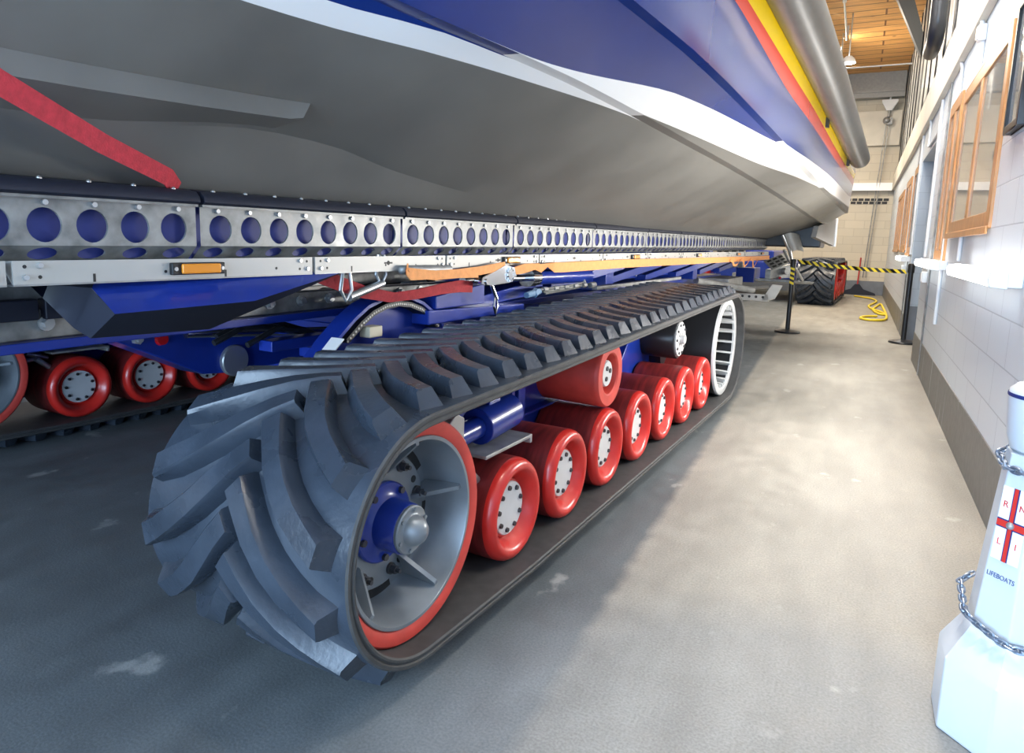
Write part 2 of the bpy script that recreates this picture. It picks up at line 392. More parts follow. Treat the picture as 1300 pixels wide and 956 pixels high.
def window(n, y0, y1, z0, z1, mull=(), fw=.085):
    mb = MB(); xo = WX - .016; xi = WX + .10
    mb.box(xo, xi, y0, y0 + fw, z0, z1); mb.box(xo, xi, y1 - fw, y1, z0, z1)
    mb.box(xo, xi, y0 + fw, y1 - fw, z0, z0 + fw); mb.box(xo, xi, y0 + fw, y1 - fw, z1 - fw, z1)
    for m_ in mull: mb.box(xo, xi, m_ - fw * .5, m_ + fw * .5, z0 + fw, z1 - fw)
    mb.box(xo - .012, xo, y0 - .02, y1 + .02, z0 - .03, z0 + .010)
    f = structure(mb.build('window_%d' % n, M['timber'], bevel=.005))
    cuts = [y0 + fw] + [q for m_ in mull for q in (m_ - fw * .5, m_ + fw * .5)] + [y1 - fw]
    for a, b in zip(cuts[::2], cuts[1::2]):
        structure(MB().box(WX - .006, WX + .0, a, b, z0 + fw, z1 - fw).build('pane', M['glass'], f))
window(1, *WINS[0], mull=(4.97,)); window(2, *WINS[1], mull=(6.36,)); window(3, *WINS[2]); window(4, *WINS[3], mull=(11.95,)); window(5, *WINS[4], mull=(13.85, 14.5))
# dark expansion joints in the blockwork
for k, yy in enumerate((6.98, 10.3)):
    structure(MB().cyl((WX - .008, yy, 0), (WX - .008, yy, 2.5), .008, n=8).build('trim_%d' % (8 + k), M['galv_dark']))

# ------------------------------------------------------------------ wall fittings
def wall_lamp(y0, y1, z, label):
    t = thing('wall_lamp', label, 'lamp', (WX, (y0 + y1) / 2, z), 0, 'white batten lamps along the right wall')
    h = (y1 - y0) / 2
    MB().box(-.05, 0, -h, h, -.03, .035).build('lamp_body', M['lamp_white'], t, bevel=.006)
    mb = MB(); mb.prism([(-.05, -.034), (-.105, -.028), (-.112, 0), (-.105, .028), (-.05, .038)], 1, -h + .02, h - .02)
    mb.build('diffuser', M['lamp_glow'], t, bevel=.006)
    for s_ in (-1, 1):
        mb = MB(); mb.prism([(-.048, -.036), (-.107, -.030), (-.114, 0), (-.107, .030), (-.048, .040)], 1, s_ * h - .02 * s_, s_ * h); mb.build('end_cap', M['lamp_white'], t, bevel=.004)
    return t
wall_lamp(3.16, 4.65, .992, 'nearest white batten lamp on the right wall, below the double timber window')
wall_lamp(5.75, 7.35, .992, 'middle white batten lamp on the right wall, beside the doorway')
wall_lamp(9.9, 11.4, .992, 'farthest white batten lamp on the right wall, beyond the doorway')
def conduit(pts, label, r=.012):
    p0 = Vector(pts[0]); mb = MB(); mb.tube([Vector(p) - p0 for p in pts], r, 10)
    return tag(mb.build('cable_conduit', M['white_plastic'], loc=p0), label, 'conduit', 'white cable conduits on the right wall')
cx = WX - .0122
conduit([(cx, 5.06, 1.20), (cx, 5.08, 1.04)], 'short white conduit from the nearest batten lamp up to the double window')
conduit([(cx, 6.02, 1.19), (cx, 6.02, .55)], 'white conduit dropping from the left corner of the double window down the blocks')
conduit([(cx, 7.62, 2.48), (cx, 7.62, 2.0), (cx, 7.62, 1.04)], 'white conduit from the cream lintel down to the middle batten lamp', .014)
conduit([(cx, 9.85, 2.48), (cx, 9.85, 1.05)], 'white conduit beyond the doorway, down to the farthest batten lamp', .014)
conduit([(cx - .03, 5.30, 2.62), (cx - .02, 5.24, 2.52), (cx, 5.2, 2.44), (cx, 5.2, 2.24)], 'bent white conduit with junction box at the top of the double window')
conduit([(cx - .03, 6.35, 2.64), (cx - .01, 6.3, 2.52), (cx, 6.24, 2.45), (cx, 6.24, 2.27)], 'bent white conduit from lintel to the narrow timber window')
conduit([(cx - .02, 8.9, 2.60), (cx, 8.85, 2.45), (cx, 8.85, 2.26), (cx, 8.80, 2.215), (cx, 8.7, 2.205), (cx, 7.8, 2.205), (cx, 7.72, 2.22), (cx, 7.70, 2.30)], 'white conduit looping over the head of the doorway')
def wall_box(y, z, label, w=.08, h=.1):
    t = thing('socket_box', label, 'box', (WX, y, z), 0, 'white electrical boxes on the right wall')
    MB().box(-.045, 0, -w / 2, w / 2, -h / 2, h / 2).build('back_box', M['white_plastic'], t, bevel=.008)
    MB().box(-.052, -.045, -w * .38, w * .38, -h * .38, h * .38).build('face_plate', M['white_paint'], t, bevel=.004)
wall_box(7.3, .86, 'white socket box under the far end of the middle batten lamp', .14, .10)
wall_box(10.9, .85, 'white socket box under the farthest batten lamp', .14, .10)
wall_box(5.2, 2.42, 'white junction box above the double timber window', .07, .10)
# black framed board near the camera
t = thing('notice_board', 'small black framed glazed board on the right wall beside the double window', 'board', (WX, 3.70, 1.9))
mb = MB()
for a in (-.16, .125): mb.box(-.034, 0, a, a + .035, -.28, .29)
for a in (-.28, .255): mb.box(-.034, 0, -.125, .125, a, a + .035)
mb.build('frame', M['black_gloss'], t, bevel=.004)
MB().box(-.022, -.016, -.125, .125, -.255, .255).build('panel', M['glass'], t)
MB().box(-.014, 0, -.124, .124, -.254, .254).build('backing', M['lining'], t)
t = thing('picture_frame', 'timber framed picture on the right wall at the edge of the photo', 'picture', (WX, 3.25, 2.0))
mb = MB()
for a in (-.20, .165): mb.box(-.04, 0, a, a + .035, -.22, .22)
for a in (-.22, .185): mb.box(-.04, 0, -.165, .165, a, a + .035)
mb.build('frame', M['timber'], t, bevel=.004); MB().box(-.02, 0, -.165, .165, -.185, .185).build('sheet', M['lining'], t)
# soil pipe at lintel level
t = thing('drain_pipe', 'fat black drain pipe with an elbow in front of the dark upper screen', 'pipe', (WX, 8.2, 2.95))
mb = MB(); pts = [(-.13, 0, 2.2), (-.13, 0, .42)] + [(-.13 + .0 * k, .18 * (1 - cos(k * PI / 10)), .42 - .18 * sin(k * PI / 10)) for k in range(1, 6)] + [(-.13, .62, .24)]
mb.tube([(p[0] + .035, p[1], p[2]) for p in pts], .075, 20); mb.build('pipe', M['black_gloss'], t)
mb = MB(); mb.cyl((-.095, 0, .86), (-.095, 0, .95), .085, n=20); mb.build('collar', M['black'], t, bevel=.01)
mb = MB(); mb.box(-.20, -.0, -.02, .02, 1.2, 1.24); mb.build('bracket', M['bolt'], t)

# ------------------------------------------------------------------ camera
cd = bpy.data.cameras.new('camera'); cam = bpy.data.objects.new('camera', cd); COL.objects.link(cam); sc.camera = cam
yaw, pit, rol = R(26.7), R(8.5), R(1.71)
Fw = Vector((-sin(yaw) * cos(pit), cos(yaw) * cos(pit), -sin(pit))); Rt = Vector((cos(yaw), sin(yaw), 0)); Up = Rt.cross(Fw)
R2 = Rt * cos(rol) + Up * sin(rol); U2 = Up * cos(rol) - Rt * sin(rol)
cam.matrix_world = Matrix(((R2.x, U2.x, -Fw.x, 0), (R2.y, U2.y, -Fw.y, 0), (R2.z, U2.z, -Fw.z, CAM_H), (0, 0, 0, 1)))
cd.sensor_width = 36; cd.sensor_fit = 'HORIZONTAL'; cd.lens = 866. / 1300 * 36; cd.shift_y = -(478 - 433.5) / 1300; cd.clip_start = .05; cd.clip_end = 100


# ------------------------------------------------------------------ track belt
def hull2d(pts):
    pts = sorted(set(pts)); 
    def half(ps):
        h = []
        for p in ps:
            while len(h) > 1 and (h[-1][0] - h[-2][0]) * (p[1] - h[-2][1]) - (h[-1][1] - h[-2][1]) * (p[0] - h[-2][0]) <= 0: h.pop()
            h.append(p)
        return h
    a, b = half(pts), half(pts[::-1]); return a[:-1] + b[:-1]
class Loop:
    def __init__(s, circles, extra, ds=.012):
        pts = list(extra)
        for (v, z, r) in circles: pts += [(v + r * cos(2 * PI * i / 240), z + r * sin(2 * PI * i / 240)) for i in range(240)]
        h = hull2d(pts); s.L = 0; seg = []
        for i in range(len(h)):
            a, b = h[i], h[(i + 1) % len(h)]; l = math.hypot(b[0] - a[0], b[1] - a[1]); seg.append((s.L, l, a, b)); s.L += l
        s.seg = seg; n = int(s.L / ds); raw = [s._at(s.L * i / n) for i in range(n)]
        # light smoothing keeps the normals continuous
        s.P = [tuple(sum(raw[(i + k) % n][c] for k in (-1, 0, 1)) / 3 for c in (0, 1)) for i in range(n)]; s.n = n
    def _at(s, q):
        for a, l, p, r in s.seg:
            if q <= a + l: t = (q - a) / l; return (p[0] + (r[0] - p[0]) * t, p[1] + (r[1] - p[1]) * t)
        return s.seg[-1][3]
    def at(s, q, h):       # point at arc length q lifted h outwards
        x = (q / s.L * s.n) % s.n; i = int(x); t = x - i
        a, b = s.P[i % s.n], s.P[(i + 1) % s.n]
        p = (a[0] + (b[0] - a[0]) * t, a[1] + (b[1] - a[1]) * t)
        c, d = s.P[(i - 2) % s.n], s.P[(i + 3) % s.n]; tx, tz = d[0] - c[0], d[1] - c[1]; l = math.hypot(tx, tz)
        return (p[0] + tz / l * h, p[1] - tx / l * h)
LUG_D = [(-.012, -.012), (.035, .034), (.08, .080), (.13, .124), (.18, .158), (.23, .186), (.275, .208)]
def belt_mesh(loop, width, pitch, lug_h, th=.03, thick=1.0, uc=None):
    mb = MB(); n = loop.n; uc = -width / 2 if uc is None else uc; hw = width / 2
    # carcass: inner face, bevelled edges, outer face
    prof = [(-hw + .004, 0), (hw - .004, 0), (hw, .004), (hw, th * .30), (hw - .004, th * .42), (hw - .004, th * .52), (hw, th * .62), (hw, th - .004), (hw - .005, th), (-hw + .005, th), (-hw, th - .004), (-hw, .004)]
    vs = []; fs = []; m = len(prof)
    for i in range(n):
        q = loop.L * i / n
        for (w, h) in prof:
            v, z = loop.at(q, h); vs.append((uc + w, v, z))
    for i in range(n):
        j = (i + 1) % n
        for k in range(m):
            l = (k + 1) % m; fs.append((i * m + k, i * m + l, j * m + l, j * m + k))
    mb.add(vs, fs, 0)
    mb.m = [1 if (k % m) != 8 else 0 for k in range(len(mb.f))]
    cnt = round(loop.L / pitch); pit_ = loop.L / cnt; sc_ = hw / .33
    hb, ht = .036 * thick, .0205 * thick
    for c in range(cnt):
        for side in (1, -1):
            s0 = c * pit_ + (0 if side > 0 else pit_ / 2)
            vs = []; fs = []; K = len(LUG_D)
            for i, (w, d) in enumerate(LUG_D):
                a, b = LUG_D[max(i - 1, 0)], LUG_D[min(i + 1, K - 1)]
                tw, td = b[0] - a[0], b[1] - a[1]; tl = math.hypot(tw, td); nw, nd = -td / tl, tw / tl
                if i == K - 1: nw, nd = -.25, .97      # the outer end is cut square to the belt edge
                lw = [(hb, th - .003, 0), (ht + .005, th + lug_h * .84, 1), (ht, th + lug_h, 1), (-ht, th + lug_h, 1), (-ht - .005, th + lug_h * .84, 1), (-hb, th - .003, 0)]
                for k, (off, h, top) in enumerate(lw):
                    ww, dd = w * sc_ + nw * off, d * sc_ + nd * off
                    if i == K - 1 and not top: ww += .022
                    if i == 0 and top: ww += .012; dd += .012
                    v, z = loop.at(s0 + dd, h); vs.append((uc + side * ww, v, z))
            for i in range(K - 1):
                for k in range(5): fs.append((i * 6 + k, i * 6 + k + 1, i * 6 + 7 + k, i * 6 + 6 + k))
            fs += [tuple(range(6)), tuple((K - 1) * 6 + k for k in range(5, -1, -1))]
            mb.add(vs, fs, 0)
    return mb

# ------------------------------------------------------------------ the tracked launch carriage
CO = (-1.69, 3.0, 0)
carriage = vthing('launch_carriage', 'blue tracked launching carriage on rubber tracks with red road wheels, under the lifeboat', 'trailer', CO)
def P_(mb, name, mats, bevel=0, parent=None, sharp=38, weld=True): return mb.build(name, mats, parent or carriage, CO, bevel=bevel, sharp=sharp, weld=weld)
def lc(u, v, z): return (u - CO[0], v - CO[1], z - CO[2])

FRONT = (1.283, .372, .280); REAR = (4.69, .415, .335); WZ = .242; WR = .165
WHEELS = [1.8167 + .3976 * i for i in range(7)]
loop = Loop([FRONT, REAR], [(WHEELS[0], WZ - WR), (WHEELS[-1], WZ - WR)])
right_parts = []
belt = belt_mesh(loop, .66, .135, .047).build('track_belt', [M['rubber'], M['rubber_edge']], carriage, loc=lc(0, 0, 0), sharp=30); right_parts.append(belt)
# road wheels
def road_wheel():
    pr = [(-.31, .0), (-.31, .12), (-.30, .150), (-.285, WR), (-.035, WR), (-.020, .1625), (-.008, .156), (-.001, .146), (0, .138), (-.003, .130), (-.012, .121), (-.030, .110), (-.046, .101), (-.050, .096), (-.042, .093), (-.041, .086), (-.044, .084), (-.050, .0)]
    mb = MB().lathe(pr[:5], n=56, mi=1); mb.lathe(pr[4:], n=56); w = mb.build('road_wheel', [M['red_poly'], M['red_dirty']], carriage)
    mb = MB().lathe([(-.050, .0), (-.050, .086), (-.037, .0865), (-.034, .084), (-.034, 0)], n=40)
    for k in range(9):
        a = 2 * PI * (k + .4) / 9; y, z = .069 * cos(a), .069 * sin(a)
        mb.cyl((-.034, y, z), (-.027, y, z), .0085, .0075, n=10, mi=1); mb.cyl((-.027, y, z), (-.0265, y, z), .004, n=6, mi=2)
    mb.build('hub_cap', [M['cap'], M['dark_bolt'], M['black']], w)
    return w
w0 = road_wheel(); w0.location = lc(-.06, WHEELS[0], WZ); right_parts.append(w0)
for i in range(1, 7):
    c = copy_part(w0, carriage, (0, WHEELS[i] - WHEELS[0], 0)); c.rotation_euler = (i * 1.7, 0, 0); right_parts.append(c)
# return roller above the wheels
pr = [(-.28, 0), (-.28, .135), (-.02, .140), (-.006, .138), (0, .132), (0, .090), (-.006, .084), (-.05, .080), (-.055, .0)]
rr_ = MB().lathe(pr, n=48).build('return_roller', M['red_tyre'], carriage, loc=lc(-.08, 2.62, .552))
mb = MB().lathe([(-.05, 0), (-.05, .055), (-.02, .056), (-.014, .052), (-.014, 0)], n=28)
for a in (.4, 2.0, 4.1): mb.cyl((-.014, .025 * cos(a), .025 * sin(a)), (-.009, .025 * cos(a), .025 * sin(a)), .010, n=10, mi=1)
mb.build('hub_cap', [M['cap'], M['dark_bolt']], rr_); right_parts.append(rr_)
# drive hub with cream plate
dh = MB().lathe([(-.22, 0), (-.22, .115), (0, .118), (.01, .112), (.01, 0)], n=40).build('support_roller', M['black_gloss'], carriage, loc=lc(-.17, 3.92, .545))
mb = MB().lathe([(.008, 0), (.008, .100), (.018, .100), (.020, .096), (.020, 0)], n=36); mb.lathe([(.02, 0), (.02, .028), (.045, .026), (.048, 0)], n=20)
for k in range(10): a = 2 * PI * k / 10; mb.cyl((.020, .085 * cos(a), .085 * sin(a)), (.026, .085 * cos(a), .085 * sin(a)), .008, n=8, mi=1)
mb.build('hub_plate', [M['cap'], M['dark_bolt']], dh); right_parts.append(dh)
gp = MB().lathe([(-.2, 0), (-.2, .21), (-.03, .21), (-.03, .20), (-.03, 0)], n=48).build('drive_drum', M['black_gloss'], carriage, loc=lc(-.26, 4.20, .47)); right_parts.append(gp)

# front idler: scuffed red tyre, cast rim, gussets, blue hub
idler = MB().lathe([(-.50, .225), (-.50, .272), (-.49, .278), (-.006, .278), (0, .272), (.0, .262), (-.004, .242), (-.010, .236)], n=80).build('idler_wheel', M['red_tyre'], carriage, loc=lc(-.055, *FRONT[:2]))
mb = MB(); mb.lathe([(-.012, .238), (-.004, .238), (-.002, .236), (-.002, .228), (-.006, .226), (-.115, .214), (-.130, .205)], n=80)
mb.lathe([(-.130, .206), (-.130, .06)], n=60); mb.lathe([(-.116, .172), (-.120, .176), (-.13, .178)], n=60); mb.lathe([(-.116, .172), (-.116, .08)], n=60)
for k in range(5):
    a = R(12 + 72 * k); d = Vector((0, cos(a), sin(a))); nrm = Vector((0, -sin(a), cos(a))) * .006
    loopA = [Vector((-.128, 0, 0)) + d * .12, Vector((-.128, 0, 0)) + d * .208, Vector((-.022, 0, 0)) + d * .226, Vector((-.020, 0, 0)) + d * .212, Vector((-.108, 0, 0)) + d * .125]
    mb.hexa([p - nrm for p in loopA], [p + nrm for p in loopA])
rim = mb.build('wheel_rim', M['cast'], idler)
for k in range(5):      # dark slots between the gussets
    a = R(48 + 72 * k); qs = range(-20, 21, 5); mb = MB()
    mb.ribbon([Vector((-.1275, .192 * cos(a + R(q)), .192 * sin(a + R(q)))) for q in qs], [Vector((0, cos(a + R(q)), sin(a + R(q)))) * .022 for q in qs], .002)
    mb.build('slot', M['black'], idler)
for k in range(8):
    a = R(45 * k + 29); MB().cyl((-.1165, .150 * cos(a), .150 * sin(a)), (-.1145, .150 * cos(a), .150 * sin(a)), .010, n=12).build('bolt_hole', M['black'], idler)
for k in range(8):
    a = R(45 * k + 14); y, z = .146 * cos(a), .146 * sin(a)
    mb = MB().cyl((-.116, y, z), (-.110, y, z), .016, n=16).cyl((-.110, y, z), (-.094, y, z), .0115, n=6).cyl((-.094, y, z), (-.082, y, z), .006, n=10)
    mb.build('wheel_bolt', M['dark_bolt'], idler)
hub = MB().lathe([(-.116, .104), (-.106, .104), (-.102, .100), (-.100, .078), (-.090, .066), (-.032, .064), (-.028, .062), (-.028, 0)], n=44).build('wheel_hub', M['blue'], idler)
mb = MB().lathe([(-.030, 0), (-.030, .0605), (-.020, .061), (-.017, .058), (-.017, .044), (-.014, .040), (-.007, .0385), (.004, .034), (.016, .024), (.023, .012), (.025, 0)], n=36)
for k in range(6): a = R(60 * k + 20); mb.cyl((-.017, .052 * cos(a), .052 * sin(a)), (-.012, .052 * cos(a), .052 * sin(a)), .0055, n=8)
mb.build('hub_dome', M['cast'], idler)
for k in range(5): a = R(72 * k + 50); MB().cyl((-.103, .09 * cos(a), .09 * sin(a)), (-.092, .09 * cos(a), .09 * sin(a)), .009, n=8).build('hub_bolt', M['dark_bolt'], idler)
right_parts.append(idler)
# rear lantern sprocket
spro = MB().lathe([(-.02, .285), (-.006, .283), (0, .288), (0, .322), (-.004, .328), (-.02, .330), (-.02, .285)], n=80).build('drive_sprocket', M['cap'], carriage, loc=lc(-.05, *REAR[:2]))
MB().lathe([(-.018, .331), (-.56, .331), (-.56, .30), (-.30, .30), (-.02, .300)], n=80).build('drum', M['black_gloss'], spro)
mb = MB()
for k in range(22):
    a = 2 * PI * k / 22; d = Vector((0, cos(a), sin(a))); nrm = Vector((0, -sin(a), cos(a))) * .006
    q = [Vector((-.28, 0, 0)) + d * .245, Vector((-.28, 0, 0)) + d * .302, Vector((-.01, 0, 0)) + d * .302, Vector((-.01, 0, 0)) + d * .262]
    mb.hexa([p - nrm for p in q], [p + nrm for p in q])
mb.build('rung', M['cap'], spro)
MB().lathe([(-.285, .30), (-.28, .05), (-.26, .045), (-.26, 0)], n=60).build('web_disc', M['cast'], spro)
right_parts.append(spro)

# blue side frame inside the belt
mb = MB(); mb.prism([(1.45, .30), (1.45, .50), (1.62, .585), (4.30, .64), (4.30, .32), (4.1, .20), (1.6, .17)], 0, -.42, -.36)
mb.box(-.37, -.30, 2.235, 2.29, .20, .60); mb.box(-.37, -.31, 2.20, 2.225, .25, .60)
mb.prism([(1.92, .40), (2.02, .545), (2.12, .60), (2.21, .60), (2.21, .40)], 0, -.365, -.345)
mb.box(-.37, -.315, 1.88, 2.21, .395, .405); mb.box(-.37, -.315, 2.30, 2.75, .40, .41); mb.box(-.37, -.315, 2.82, 3.25, .395, .405)
mb.hexa([(-.37, 3.28, .38), (-.37, 3.31, .37), (-.31, 3.31, .37), (-.31, 3.28, .38)], [(-.37, 3.50, .60), (-.37, 3.53, .59), (-.31, 3.53, .59), (-.31, 3.50, .60)])
for v in WHEELS: mb.cyl((-.40, v, WZ), (-.30, v, WZ), .07, n=20)
right_parts.append(mb.build('track_frame', M['blue'], carriage, loc=lc(0, 0, 0), bevel=.004))
mb = MB().cyl((-.20, 1.78, .50), (-.20, 1.98, .515), .060, n=28); mb.cyl((-.20, 1.60, .49), (-.20, 1.78, .50), .035, n=20); mb.box(-.215, -.185, 1.83, 1.90, .555, .575)
right_parts.append(mb.build('tension_cylinder', M['blue'], carriage, loc=lc(0, 0, 0), bevel=.004))
mb = MB().box(-.34, -.115, 1.70, 1.99, .428, .440); mb.box(-.34, -.115, 1.985, 2.0, .41, .44)
right_parts.append(mb.build('step_plate', M['galv_dark'], carriage, loc=lc(0, 0, 0), bevel=.003))
mb = MB().prism([(1.50, .47), (1.50, .56), (1.56, .60), (1.60, .58), (1.60, .48)], 0, -.18, -.13); mb.cyl((-.13, 1.55, .52), (-.10, 1.55, .52), .015, n=12)
right_parts.append(mb.build('tension_bracket', M['alu'], carriage, loc=lc(0, 0, 0), bevel=.004))
mb = MB()
mb.cyl((-.20, 1.62, .435), (-.20, 1.72, .40), .012, n=10); mb.cyl((-.15, 1.64, .41), (-.15, 1.70, .36), .014, n=10); mb.cyl((-.17, 1.58, .40), (-.17, 1.66, .41), .011, n=10)
right_parts.append(mb.build('grease_fitting', M['bolt'], carriage, loc=lc(0, 0, 0)))
mb = MB().box(-.36, -.354, 2.90, 3.01, .50, .575)
P_(mb, 'data_plate', M['cream_plate'])
# the far track is the same unit, facing the near one
for o in right_parts: copy_part(o, carriage, (-2.755, .178, 0))

# ------------------------------------------------------------------ cradle side beam
SL = .0040
def zb(v): return 1.048 + SL * (v - .7)         # lower edge of the holed web
JOINTS = [-.55, .32, 1.14, 1.96, 2.78, 3.72, 4.68, 5.50, 6.36, 7.22, 8.08, 8.94, 9.80]
def holed_panel(mb, v0, v1, zf0, zf1, u0, u1, n, rv, rz, zc=.5, thick=.006, mi=0):
    """sheet between (u0, zf0(v)) and (u1, zf1(v)) with n oval holes"""
    w = (v1 - v0) / n
    angs = sorted([2 * PI * k / 24 for k in range(24)])
    for i in range(n):
        a, b = v0 + i * w, v0 + (i + 1) * w; cv = (a + b) / 2
        def PT(v, t, off=0): return (u0 + (u1 - u0) * t + off, v, zf0(v) + (zf1(v) - zf0(v)) * t)
        vs = []; fs = []; hh = rz
        corner = [math.atan2(y_, x_) % (2 * PI) for x_, y_ in ((w / 2, 1 - zc), (-w / 2, 1 - zc), (-w / 2, -zc), (w / 2, -zc))]
        H_ = abs(zf1(cv) - zf0(cv)) + 1e-9
        corner = [math.atan2(y_ * H_, x_) % (2 * PI) for x_, y_ in ((w / 2, 1 - zc), (-w / 2, 1 - zc), (-w / 2, -zc), (w / 2, -zc))]
        A = sorted(set([round(q, 5) for q in angs + corner])); m = len(A)
        for q in A:
            x, y_ = cos(q), sin(q)
            ts = [1e9]
            if abs(x) > 1e-6: ts.append((w / 2) / abs(x))
            if y_ > 1e-6: ts.append((1 - zc) * H_ / y_)
            if y_ < -1e-6: ts.append(zc * H_ / -y_)
            t_ = min(ts); vs.append(PT(cv + x * t_, zc + y_ * t_ / H_))
        for q in A: vs.append(PT(cv + rv * cos(q), zc + hh * sin(q) / H_))
        for q in A: vs.append(PT(cv + rv * 1.0 * cos(q), zc + hh * sin(q) / H_, -thick))
        for k in range(m):
            l = (k + 1) % m; fs.append((k, l, m + l, m + k)); fs.append((m + k, m + l, 2 * m + l, 2 * m + k))
        mb.add(vs, fs, mi)
def side_beam(j):
    v0, v1 = JOINTS[j] + .006, JOINTS[j + 1] - .006; n = max(2, round((v1 - v0) / .102))
    mb = MB(); U = -.65
    m_ = .012
    holed_panel(mb, v0 + m_, v1 - m_, zb, lambda v: zb(v) + .098, U, U, n, .0345, .0365, zc=.44)
    for a, b in ((v0, v0 + m_), (v1 - m_, v1)): mb.add([(U, a, zb(a)), (U, b, zb(b)), (U, b, zb(b) + .098), (U, a, zb(a) + .098)], [(0, 1, 2, 3)])
    # lower flange tucks in under the web
    holed_panel(mb, v0, v1, lambda v: zb(v) - .034, zb, U - .036, U, n, .030, .013, zc=.5)
    # lip and rivets along the top
    mb.hexa([(U - .006, v0, zb(v0) + .098), (U + .012, v0, zb(v0) + .098), (U + .012, v0, zb(v0) + .104), (U - .006, v0, zb(v0) + .104)], [(U - .006, v1, zb(v1) + .098), (U + .012, v1, zb(v1) + .098), (U + .012, v1, zb(v1) + .104), (U - .006, v1, zb(v1) + .104)])
    for i in range(n):
        v = v0 + (i + .5) * (v1 - v0) / n; mb.cyl((U, v, zb(v) + .090), (U + .007, v, zb(v) + .090), .006, n=8, mi=1)
    beam = P_(mb, 'cradle_beam', [M['galv'], M['bolt']], weld=False)
    bk = MB(); bk.hexa([(U - .045, v0, zb(v0) - .034), (U - .038, v0, zb(v0) - .034), (U - .038, v0, zb(v0) + .10), (U - .045, v0, zb(v0) + .10)], [(U - .045, v1, zb(v1) - .034), (U - .038, v1, zb(v1) - .034), (U - .038, v1, zb(v1) + .10), (U - .045, v1, zb(v1) + .10)])
    P_(bk, 'backing_plate', M['blue_back'], parent=beam)
    cp = MB(); prof = [(-.10, .104), (.014, .104), (.022, .110), (.020, .122), (.006, .136), (-.03, .142), (-.10, .142)]
    cp.hexa([(U + a, v0, zb(v0) + b) for a, b in prof], [(U + a, v1, zb(v1) + b) for a, b in prof])
    for i in range(n):
        v = v0 + (i + .5) * (v1 - v0) / n; cp.sphere((U - .012, v, zb(v) + .139), .006, n=8, mi=1)
    P_(cp, 'bumper_strip', [M['navy_dark'], M['bolt']], parent=beam)
for j in range(len(JOINTS) - 1): side_beam(j)

# aluminium light rail under the beam
RJ = [-.6, .70, 1.52, 2.22, 3.02, 3.86, 4.7, 5.55, 6.4, 7.3, 8.2, 9.1, 9.85]
def zr(v): return 1.018 + .0015 * (v - .7)
for a, b in zip(RJ[:-1], RJ[1:]):
    a += .006; b -= .006; mb = MB(); U = -.635; h = .048
    mb.hexa([(U - .05, a, zr(a) - .004), (U, a, zr(a)), (U, a, zr(a) - h), (U - .006, a, zr(a) - h)], [(U - .05, b, zr(b) - .004), (U, b, zr(b)), (U, b, zr(b) - h), (U - .006, b, zr(b) - h)])
    mb.hexa([(U - .05, a, zr(a) - h), (U, a, zr(a) - h), (U, a, zr(a) - h - .004), (U - .05, a, zr(a) - h - .004)], [(U - .05, b, zr(b) - h), (U, b, zr(b) - h), (U, b, zr(b) - h - .004), (U - .05, b, zr(b) - h - .004)], mi=1)
    for e, sg in ((a, 1), (b, -1)):
        for dv, dz, bolt in ((.022, -.012, 0), (.022, -.034, 1), (.050, -.010, 1), (.050, -.034, 0)):
            v = e + sg * dv; z = zr(v) + dz
            if bolt: mb.cyl((U, v, z), (U + .007, v, z), .0065, .0055, n=8, mi=2)
            else: mb.cyl((U, v, z), (U + .0006, v, z), .004, n=8, mi=3)
    k = 1
    v = a + .16
    while v < b - .1:
        if k % 2: mb.box(U, U + .0006, v - .0028, v + .0028, zr(v) - h, zr(v) - h + .018, mi=3)
        else: mb.cyl((U, v, zr(v) - .03), (U + .0006, v, zr(v) - .03), .004, n=8, mi=3)
        v += .17; k += 1
    v = (a + b) / 2
    if b - a < .95 and a > 1.4:
        mb.box(U, U + .0008, v - .022, v + .022, zr(v) - .026, zr(v) - .020, mi=3); mb.cyl((U, v, zr(v) - .023), (U + .0008, v, zr(v) - .023), .008, n=10, mi=3)
    rail = P_(mb, 'light_rail', [M['alu'], M['galv_dark'], M['bolt'], M['black']])
for v in (1.12, 2.73, 4.42, 6.1, 7.8, 9.3):
    z = zr(v) - .024; U = -.635
    mk = P_(MB().box(U, U + .014, v - .075, v + .075, z - .015, z + .015), 'marker_light', M['black'], bevel=.003)
    P_(MB().box(U + .012, U + .022, v - .052, v + .058, z - .0125, z + .0125), 'lens', M['amber'], bevel=.004, parent=mk)
    mb = MB()
    for s_ in (-1, 1): mb.cyl((U + .014, v + s_ * .066, z), (U + .017, v + s_ * .066, z), .005, n=8)
    P_(mb, 'screw', M['bolt'], parent=mk)

# blue outrigger bracket under the rail
top = [(-.655, .87, .955), (-.645, 1.28, .968)]; mid = [(-.555, .86, .905), (-.555, 1.23, .910)]; bot = [(-.70, .885, .835), (-.70, 1.20, .825)]
mb = MB()
mb.add([top[0], mid[0], mid[1], top[1]], [(0, 1, 2, 3)], 0)
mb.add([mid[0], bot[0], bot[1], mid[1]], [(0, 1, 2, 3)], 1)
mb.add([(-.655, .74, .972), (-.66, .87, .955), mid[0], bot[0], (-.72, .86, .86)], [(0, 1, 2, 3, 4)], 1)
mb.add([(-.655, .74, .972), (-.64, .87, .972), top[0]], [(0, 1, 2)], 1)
mb.add([top[1], mid[1], (-.64, 1.66, .972), (-.66, 1.55, .975)], [(0, 1, 2, 3)], 0)
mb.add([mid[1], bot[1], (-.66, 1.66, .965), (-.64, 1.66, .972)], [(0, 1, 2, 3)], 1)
mb.add([top[0], top[1], (-.66, 1.55, .975), (-.66, .87, .972)], [(0, 1, 2, 3)], 0)
P_(mb, 'outrigger_bracket', [M['blue'], M['navy_dark']], sharp=20)  # dark navy on underside and end faces puts their shade into the colour
